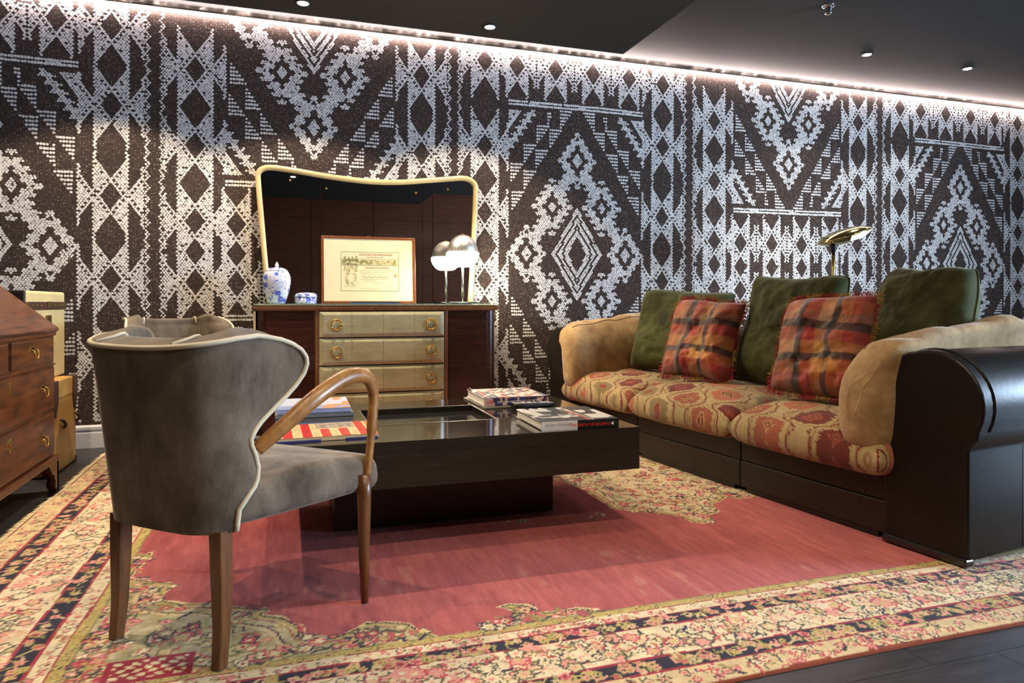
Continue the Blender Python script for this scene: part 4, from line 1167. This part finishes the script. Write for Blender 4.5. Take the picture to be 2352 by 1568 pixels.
# ================================================================== ARMCHAIRS
def superprof(a, p=6): return (1 - min(1, abs(a)) ** p) ** .5
def make_armchair(label):
    """armchair in its own frame: x right, y forward, origin on the floor midway between the back legs"""
    t = thing('armchair', label, 'armchair', (0, 0, .0115), 0, 'grey velvet armchairs')
    # --- shell of the back: plan curve at every height, ending at an S-shaped front edge
    ZB, ZT_ = .345, .836
    ye = [(.345, .034), (.40, .036), (.43, .055), (.46, .082), (.50, .086), (.54, .072), (.575, .055), (.60, .068), (.62, .088), (.65, .128), (.68, .166), (.71, .194), (.74, .212), (.765, .217), (.785, .212), (.803, .197), (.818, .172), (.828, .140), (.834, .100), (.836, .07)]
    def YE(z): return float(np.interp(z, [p[0] for p in ye], [p[1] for p in ye]))
    def plan(s, z):
        """s in -1..1 along the shell at height z -> point and outward normal"""
        k = (z - ZB) / (ZT_ - ZB)
        hw = .240 + .020 * k
        yb = -.035 - .055 * k
        rc = .13
        L1 = hw - rc; L2 = rc * PI / 2; L3 = max(.001, YE(z) - (yb + rc)); L = L1 + L2 + L3
        if YE(z) < yb + rc: L3 = 0.0; 
        d = abs(s) * (L1 + L2 + L3); sg = 1 if s >= 0 else -1
        if d <= L1: p = (d, yb); n = (0, -1)
        elif d <= L1 + L2:
            a = (d - L1) / rc; p = (L1 + rc * math.sin(a), yb + rc - rc * math.cos(a)); n = (math.sin(a), -math.cos(a))
        else:
            f = d - L1 - L2; fl = .30 * k
            p = (hw + fl * f * f / .2, yb + rc + f); n = (1, -.0)
        bow = -.012 * (1 - (p[0] / hw) ** 2)
        return Vector((sg * p[0], p[1] + bow, z)), Vector((sg * n[0], n[1], 0))
    # where the front edge sits behind the end of the corner arc: shorten the arc
    def smax(z):
        k = (z - ZB) / (ZT_ - ZB); yb = -.035 - .055 * k; rc = .13
        hw = .240 + .020 * k
        L1 = hw - rc; L2 = rc * PI / 2
        if YE(z) >= yb + rc: return 1.
        return (L1 + rc * math.acos(max(-1, min(1, 1 - (YE(z) - yb) / rc)))) / (L1 + L2)
    NA, NB = 56, 44
    out = []; inn = []
    for j in range(NB + 1):
        b = -1 + 2 * j / NB; z = ZB + (ZT_ - ZB) * (1 - (1 - (b + 1) / 2) ** 1.7)
        ro = []; ri = []
        for i in range(NA + 1):
            a = -1 + 2 * i / NA
            a_ = math.copysign(abs(a) ** .85, a)
            P, N = plan(a_ * smax(z), z)
            P.z += (.016 * min(1, a * a * 1.6) - .012 * (1 - a * a)) * max(0, b) ** 2           # the top dips a little towards the middle
            ro.append(P)
            th = .085 * superprof(a, 7) * superprof(b, 9)
            roll = (.026 + .016 * a * a) * max(0, 1 - ((b - .86) / .16) ** 2) * superprof(a, 10)
            ri.append(P - N * th * 1.0 + Vector((0, 0, roll)) - N * roll * .3)
        out.append(ro); inn.append(ri)
    co = np.array([[tuple(p) for p in r] for r in out]).reshape(-1, 3); ci = np.array([[tuple(p) for p in r] for r in inn]).reshape(-1, 3)
    w = NA + 1
    npmesh('back_panel', co, gridfaces(NB + 1, w), GREYV, t)
    npmesh('inner_back', ci, gridfaces(NB + 1, w, 0, True), GREYV, t)
    edge = [out[j][NA] for j in range(0, NB + 1)] + [out[NB][i] for i in range(NA - 1, 0, -1)] + [out[j][0] for j in range(NB, -1, -1)]
    edge = [p + Vector((0, -.002, .002)) for p in edge]
    MB().tube(edge, .0068, 8).build('piping', PIPING, t)
    for a in (.34, -.34):
        i = int((a + 1) / 2 * NA)
        MB().tube([inn[j][i] + Vector((0, 0, .003)) for j in range(NB - 7, NB + 1)], .0045, 8).build('cross_piping', PIPING, t)
    # --- seat
    loops = []
    for k in range(15):
        f = k / 14; y = .0 + .557 * f
        hw = .222 + .105 * f ** .8
        e = superprof(2 * f - 1, 14) if f > .5 else 1
        top = .445 + .030 * math.sin(min(1, f * 1.25) * PI * .8); bot = .356 - .008 * f
        top = bot + (top - bot) * (.35 + .65 * e) if f > .9 else top
        hw *= (.955 + .045 * e) if f > .8 else 1
        lp = []
        for x, zz in rrect(2 * hw, top - bot, .035, 5):
            crown = .022 * (1 - (x / hw) ** 2) if zz > 0 else 0
            lp.append((x, y, (top + bot) / 2 + zz + crown))
        loops.append(lp)
    MB().loft(loops).build('seat', GREYV, t, sub=1)
    # --- legs and arms
    for s in (-1, 1):
        # rear leg, square and raked backwards
        L = []
        for x, y, z, r in ((.190, .010, .352, .022), (.192, .010, .25, .021), (.195, .009, .10, .0175), (.197, .0, .0, .0155)):
            L.append([(s * x + a, y + b, z) for a, b in rrect(2 * r, 2 * r, .006, 3)])
        MB().loft(L, smooth=False).build('rear_leg', WALNUT, t)
        L = []
        for x, y, z, r in ((.312, .458, .41, .022), (.311, .460, .34, .022), (.303, .470, .16, .017), (.296, .482, .0, .0115)):
            L.append([(s * x + r * math.cos(q), y + r * math.sin(q), z) for q in np.linspace(0, 2 * PI, 14, endpoint=False)])
        MB().loft(L).build('front_leg', WALNUT, t)
        P = smooth_path([(s * .236, .088, .548), (s * .270, .140, .598), (s * .306, .23, .668), (s * .318, .335, .712), (s * .325, .405, .722), (s * .330, .455, .706), (s * .330, .482, .655), (s * .326, .482, .585), (s * .321, .478, .50), (s * .316, .472, .43), (s * .313, .470, .395)], 6)
        n = len(P); R_ = [.019 + .006 * math.sin(PI * min(1, i / (n * .62))) - (.004 if i > n * .75 else 0) for i in range(n)]
        MB().tube(P, R_, 14, flat=.82).build('arm', ARMW, t)
    return t
def copy_tree(o, parent=None):
    c = o.copy(); COL.objects.link(c)
    if parent: c.parent = parent
    for ch in [x for x in ALLCH if x.parent == o]: copy_tree(ch, c)
    return c
ch1 = make_armchair('grey velvet armchair seen from behind, cream piping and wooden arms, nearest the viewer')
ALLCH = list(bpy.data.objects)
ch1.location.x, ch1.location.y = -.3075, 2.0745
ch1.rotation_euler.z = math.radians(-42.5)
ch2 = copy_tree(ch1)
ch2['label'] = 'grey velvet armchair by the patterned wall, mostly hidden behind the nearer armchair'
ch2.location.x, ch2.location.y = -.66, 4.62
ch2.rotation_euler.z = math.radians(-155)

# ================================================================== SOFA
SA = math.atan2(.125, .992)
sofa = thing('sofa', 'long black leather sofa with beige arm pads and red patterned seat cushions', 'sofa', (2.285, 1.845, .0125), SA)
def SW(p): # sofa frame -> world
    return sofa.matrix_basis @ Vector(p)
SL, SD, AW = 3.12, 1.08, .33
# base, two plinth panels with a seam line
BL = plain('black_leather_base', rgb(32, 26, 19), .42, 0, .4, .2, 6, .08)
for y0, y1 in ((AW, 1.135), (1.139, 2.02), (2.024, SL - AW)):
    MB().box((.03, y0, .02), (SD - .02, y1, .150)).box((.036, y0 + .001, .150), (SD - .02, y1 - .001, .29)).build('base_panel', BL, sofa, bevel=.006)
    MB().box((.035, y0 + .04, .0005), (SD - .1, y1 - .04, .02)).build('plinth', BLACK, sofa)
# scroll arms: profile in the y-z plane, swept along the depth
def arm_profile(s, y0):
    P = [(.33, .02), (.33, .60)]
    c = (.150, .570); r = .205
    P += [(c[0] + r * math.cos(a), c[1] + r * math.sin(a) * .95) for a in np.linspace(math.radians(28), math.radians(206), 18)]
    P += [(-.030, .455), (.0, .420), (.0, .02)]
    return [(y0 + s * u, w) for u, w in P]
for s, y0 in ((1, .0), (-1, SL)):
    a = MB().prism(arm_profile(s, y0), .012, SD, 'x', smooth=False)
    for i in range(len(a.sm) - 2): a.sm[i] = True
    o = a.build('arm', LEATHER, sofa, bevel=.012, seg=3)
    pr = arm_profile(s, y0)
    MB().tube(smooth_path([(.075, u, w) for u, w in pr[1:-3]], 2), .006, 8).build('arm_piping', LEATHER, o)
    MB().box((.0, y0 if s > 0 else SL - AW, .0005), (.05, y0 + AW if s > 0 else SL, .03)).build('foot_moulding', plain('black_gloss_moulding', rgb(30, 28, 28), .15, spec=.7), o, bevel=.008)
    for xx in (.34, .70):
        MB().box((xx, y0 - .0015 if s > 0 else y0 - .001, .03), (xx + .003, y0 + .001 if s > 0 else y0 + .0015, .42)).build('panel_seam', BLACK, o)
# back
P = [(SD - .30, .30), (SD - .24, .70), (SD - .20, .75), (SD - .12, .77), (SD - .03, .75), (SD, .68), (SD, .02), (SD - .30, .02)]
MB().prism(P, AW, SL - AW, 'y').build('backrest', LEATHER, sofa, bevel=.03, seg=3)

def kilim(u, v):
    """hexagon lattice, u v in metres -> colours"""
    lin_ = lin
    SANDK, RUST, TERRA, DKR, OLV = lin_(182, 160, 110), lin_(116, 40, 26), lin_(160, 88, 58), lin_(92, 30, 22), lin_(136, 116, 74)
    C = np.zeros(u.shape + (3,)); C[:] = SANDK
    a = .34; b = .29
    best = np.full(u.shape, 9.); bi = np.zeros(u.shape, int); bu = np.zeros(u.shape); bv = np.zeros(u.shape)
    second = np.full(u.shape, 9.)
    for k in (0, 1):
        ou = (np.round((u - k * a * .5) / a)) * a + k * a * .5
        ov = (np.round((v - k * b * .5 * 1.0) / b)) * b + k * b * .5
        du = u - ou; dv = v - ov
        d = np.maximum(np.abs(du) / (a * .5), (np.abs(du) * .55 / (a * .5) + np.abs(dv) / (b * .5) * .72))
        upd = d < best
        second = np.where(upd, best, np.minimum(second, d)); best = np.where(upd, d, best)
        idx = ((np.round((u - k * a * .5) / a) * 3 + np.round((v - k * b * .5) / b) * 2 + k) % 4).astype(int)
        bi = np.where(upd, idx, bi); bu = np.where(upd, du, bu); bv = np.where(upd, dv, bv)
    zig = .05 * (np.floor((u + v) / .012).astype(int) % 2)
    line = (second - best) < .038 + zig * .6
    r = np.maximum(np.abs(bu) / .112, (np.abs(bu) * .5 / .112 + np.abs(bv) / .082 * .72))
    th = np.arctan2(bv, bu); saw = .16 * ((th * 34 / (2 * PI)) % 1)
    body = r < .66 + saw
    tint = np.select([bi == 0, bi == 1, bi == 2], [0, 1, 2], 3)
    for k_, c in enumerate((TERRA, RUST, lin_(186, 106, 70), OLV)):
        C[body & (tint == k_)] = c * .92
    core = (np.abs(bu) / .065 + np.abs(bv) / .052) < .75
    C[core & (tint % 2 == 0)] = lin_(196, 150, 96); C[core & (tint % 2 == 1)] = lin_(164, 84, 52)
    hook = core & (np.abs((np.abs(bu) / .065 + np.abs(bv) / .052) - .5) < .10); C[hook] = RUST
    C[((np.abs(bu) / .02 + np.abs(bv) / .018) < .6)] = DKR
    rim = (r > .92 + saw * .3) & (r < 1.02) ; C[rim & (tint < 2) & ~line] = lin_(160, 120, 76)
    C[line] = lin_(122, 42, 26)
    C *= .84 * (1 + .12 * vnoise(u, v, 160, 5) + .16 * vnoise(u, v, 8, 6) + .12 * vnoise(u * 8, v, 60, 7))[..., None]
    return C
KIL = vcol('kilim_cloth', .85, .35, 260, .2, .2, .25, 0, 600)
def cushion_grid(name, fn_top, fn_col, mat, parent, n=110, m=110):
    """closed soft form: top sheet and bottom sheet from the same parameter grid"""
    sq = lambda k: np.sin(np.linspace(-1, 1, k) * PI / 2 * .93) / math.sin(PI / 2 * .93)
    A, B = np.meshgrid(sq(n), sq(m))
    T, Bt, col = fn_top(A, B)
    P = np.concatenate([T.reshape(-1, 3), Bt.reshape(-1, 3)])
    F = np.concatenate([gridfaces(m, n), gridfaces(m, n, n * m, True)])
    c = np.concatenate([col.reshape(-1, 3)] * 2) if col is not None else None
    return npmesh(name, P, F, mat, parent, None if c is None else np.clip(c, 0, 1))
def seat_cushion(y0, y1, seed, x0=-.035, x1=.78, top=.462, drop=.19):
    cy, w = (y0 + y1) / 2, (y1 - y0) / 2
    cx, d = (x0 + x1) / 2, (x1 - x0) / 2
    def fn(A, B):
        # A across the length, B through the depth (-1 = front)
        rx = np.sign(A) * np.abs(A) ** .9
        e = ((1 - np.abs(A) ** 14).clip(0) ** .5) * ((1 - np.abs(B) ** 12).clip(0) ** .5)
        crown = (1 - A * A * .8) * (1 - (B + .1) ** 2 * .6)
        wr = vnoise(A * 2 + seed, B * 2, 1.2, 300 + seed) * .012 + vnoise(A * 2, B * 2 + seed, 4, 310 + seed) * .004
        sag = .030 * np.exp(-((B + 1) / .35) ** 2)       # the front lip slumps over the frame
        zt = top - .035 + .045 * crown + wr * e - sag
        mid = top - drop * .62 - sag * .8
        Zt = mid + (zt - mid) * e; Zb = mid - (drop * .42) * e
        round_ = 1 - .03 * (np.abs(B) ** 4)
        X = cx + d * B * (1 - .02 * np.abs(A) ** 6) + .008 * vnoise(A * 3, B * 0 + seed, 1, 320)
        Y = cy + w * rx * round_ * 1.005
        T = np.stack([X, Y, Zt], -1); Bt = np.stack([X, Y, Zb], -1)
        # colours follow the cloth: the steep front keeps its length
        vv = B * d - .10 * np.exp(-((B + 1) / .1) ** 2)
        return T, Bt, kilim(A * w + seed * .37, vv + .05 * seed)
    return cushion_grid('seat_cushion', fn, None, KIL, sofa, 120, 150)
seat_cushion(AW - .05, 1.14, 1, -.07)
seat_cushion(1.135, 2.005, 2, -.06)
seat_cushion(2.0, SL - AW + .05, 3, -.055)

# beige pads laid along the inside of each arm
def arm_pad(s, y0, seed):
    n, m = 70, 40
    loops = []
    for i in range(n):
        f = i / (n - 1)
        x = -.075 + .97 * f
        e = (1 - abs(2 * f - 1) ** 9) ** .5
        # centreline: stands on the seat at the front, its crest climbs towards the back
        zc = .555 + .055 * f; hh = (.235 + .055 * f) * (.55 + .45 * e) ; hw = (.105 + .02 * math.sin(f * 7 + seed)) * (.25 + .75 * e)
        lean = -.02
        lp = []
        for k in range(m):
            a = 2 * PI * k / m
            cu, cv = math.cos(a), math.sin(a)
            u = math.copysign(abs(cu) ** .62, cu) * hw; w = math.copysign(abs(cv) ** .62, cv) * hh
            if w > 0: u -= .085 * (w / hh) ** 2      # the crest leans out over the arm
            wr = .014 * nz(x * 5 + seed, u * 9, w * 4) + .009 * nz(x * 9, u * 8 + seed, w * 22) + .004 * nz(x * 30, u * 20 + seed, w * 20)
            crease = -.012 * math.exp(-((w + .02) / .02) ** 2) * math.exp(-((f - .06) / .10) ** 2)
            lp.append((x + .02 * nz(w * 5, seed) * (1 - f), y0 + s * (.325 + .055 + u * (1 + wr * 3) + crease + .02 * (1 - f)), zc + w + wr))
        loops.append(lp)
    o = MB().loft(loops).build('arm_pad', BEIGE, sofa)
    # piped seam round the top edge
    P = [Vector(l[int(m * .19)]) for l in loops[4:-2]]
    MB().tube(P, .0035, 6).build('seam_piping', plain('pad_seam', rgb(112, 84, 52), .9), o)
    return o
arm_pad(1, 0.0, 1)
arm_pad(-1, SL, 2)

# ------------------------------------------------------------------ scatter cushions
PLAID = vcol('plaid_velvet', .6, .3, 160, .35, .3, .2, 0, 500)
def plaid(u, v):
    lin_ = lin
    cols_ = [(.00, .09, lin_(120, 30, 22)), (.09, .22, lin_(164, 84, 36)), (.22, .30, lin_(130, 96, 70)), (.30, .37, lin_(52, 40, 26)), (.37, .50, lin_(156, 36, 24)), (.50, .62, lin_(172, 120, 44)), (.62, .69, lin_(52, 40, 26)), (.69, .82, lin_(168, 94, 38)), (.82, .91, lin_(150, 34, 24)), (.91, 1.01, lin_(110, 40, 26))]
    def strip(q):
        C = np.zeros(q.shape + (3,))
        for a, b, c in cols_: C[(q >= a) & (q < b)] = c
        return C
    C = strip(np.clip(u, 0, .999)) * .5 + strip(np.clip(1 - v, 0, .999)) * .5
    dark = ((u > .30) & (u < .37)) | ((u > .62) & (u < .69)) | ((v > .30) & (v < .37)) | ((v > .63) & (v < .70))
    C[dark] = C[dark] * .30 + lin_(30, 26, 20) * .3
    f = vnoise(u, v, 5, 401) * .6 + vnoise(u, v, 14, 402) * .5
    C *= (1.0 + .30 * f)[..., None]
    gold = (f > .62); C[gold] = C[gold] * .5 + lin_(206, 150, 60) * .5
    return C
def pillow(name, label, cat, c, w, h, t_, face, up, mat, seed, colfn=None, fringe=None, group=None, dent=0., n=64, taper=1.):
    """c: centre in world, face: outward direction, up: approximate up"""
    f = Vector(face).normalized(); u = Vector(up); u = (u - f * u.dot(f)).normalized(); r = u.cross(f)
    a = np.linspace(-1, 1, n); A, B = np.meshgrid(a, a)
    e = ((1 - np.abs(A) ** 3.2).clip(0) ** .55) * ((1 - np.abs(B) ** 3.2).clip(0) ** .55)
    X = A * w / 2 * (1 - .065 * (1 - B ** 2)); Z = B * h / 2 * (1 - .065 * (1 - A ** 2))
    X = X * (1 - .085 * A ** 4 * B ** 4); Z = Z * (1 - .085 * A ** 4 * B ** 4)
    X = X * (1 + (taper - 1) * ((B + 1) / 2) ** 1.5)
    Z = Z - dent * np.exp(-(A / .6) ** 2) * ((B + 1) / 2) ** 2
    # corners droop and fold a little
    X = X + .014 * vnoise(A * 2 + seed, B * 2, 1, 500 + seed); Z = Z + .014 * vnoise(A * 2, B * 2 + seed, 1, 510 + seed)
    wr = vnoise(A * 2 + seed, B * 2, 1.3, 520 + seed) * .022 + vnoise(A * 2, B * 2, 3.4, 530 + seed) * .009 + vnoise(A * 2, B * 2, 8, 531 + seed) * .003
    bend = .02 * vnoise(A, B, 1.1, 540 + seed)
    Tf = t_ / 2 * e + wr * e + bend; Tb = -t_ / 2 * e + wr * .5 * e + bend
    root = thing(name, label, cat, tuple(c), 0, group)
    M = np.array([[r.x, f.x, u.x], [r.y, f.y, u.y], [r.z, f.z, u.z]])
    def W(X_, Y_, Z_): return np.stack([X_, Y_, Z_], -1).reshape(-1, 3) @ M.T
    P = np.concatenate([W(X, Tf, Z), W(X, Tb, Z)])
    F = np.concatenate([gridfaces(n, n), gridfaces(n, n, n * n, True)])
    cols = None
    if colfn is not None:
        cc = colfn((A + 1) / 2, (B + 1) / 2).reshape(-1, 3); cols = np.clip(np.concatenate([cc, cc]), 0, 1)
    npmesh('cover', P, F, mat, root, cols)
    per = [(i, 0) for i in range(n)] + [(n - 1, j) for j in range(1, n)] + [(i, n - 1) for i in range(n - 2, -1, -1)] + [(0, j) for j in range(n - 2, 0, -1)]
    pts = [P[j * n + i] for i, j in per]
    if fringe is None:
        MB().tube([tuple(p) for p in pts[::2]], .0045, 6, closed=True).build('piping', mat, root)
    else:
        R = random.Random(seed); sets = [MB() for _ in fringe]
        for k in range(0, len(pts)):
            for q in range(3):
                p = Vector(pts[k]); (i, j) = per[k]
                o_ = Vector((0, 0, 0))
                if i == 0: o_ -= r
                if i == n - 1: o_ += r
                if j == 0: o_ -= u
                if j == n - 1: o_ += u
                o_ = o_.normalized()
                l = R.uniform(.014, .034) * (1.5 if (i in (0, n - 1) and j in (0, n - 1)) else 1)
                sd = Vector((R.uniform(-1, 1), R.uniform(-1, 1), R.uniform(-1, 1))) * .5
                e1 = p + (o_ + sd * .5).normalized() * l * .6; e2 = e1 + (o_ * .6 + sd + Vector((0, 0, -.5))).normalized() * l * .6
                blk = int((k / len(pts)) * 23) % len(fringe)
                sets[blk].tube([p - o_ * .006, e1, e2], [.0016, .0015, .0009], 4)
        for s_, m_ in zip(sets, fringe):
            o = s_.build('fringe', m_, root); o['kind'] = 'stuff'
    return root
FRR = plain('fringe_red', rgb(150, 34, 28), .9); FRO = plain('fringe_ochre', rgb(160, 116, 50), .9)
def sp_(x, y, z): return SW((x, y, z - .0125))
back = (-1, -.05, .22)
pillow('cushion', 'large dark green velvet cushion at the far end of the sofa', 'cushion', sp_(.60, 2.315, .757), .74, .60, .26, (-.86, -.42, .30), (.2, .05, 1), GREENV, 1, group='green velvet cushions')
pillow('cushion', 'large dark green velvet cushion in the middle, between the two plaid cushions', 'cushion', sp_(.62, 1.36, .80), .64, .68, .26, (-.93, -.30, .28), (.22, .03, 1), GREENV, 2, group='green velvet cushions', dent=.03)
pillow('cushion', 'large green velvet cushion leaning by the near right arm, tallest of the green ones', 'cushion', sp_(.68, .655, .84), .66, .66, .28, (-.90, -.12, .40), (.42, .0, .9), GREENV, 3, group='green velvet cushions', dent=.03, taper=.62)
pillow('plaid_cushion', 'red and ochre plaid fringed cushion leaning on the far green cushion', 'cushion', sp_(.36, 1.80, .735), .50, .53, .17, (-.88, -.36, .38), (.30, .10, 1), PLAID, 4, plaid, (FRR, FRO), 'plaid fringed cushions')
pillow('plaid_cushion', 'red and ochre plaid fringed cushion closest to the near right arm of the sofa', 'cushion', sp_(.325, .885, .745), .50, .52, .17, (-.90, -.22, .36), (.28, .10, 1), PLAID, 5, plaid, (FRR, FRO), 'plaid fringed cushions')
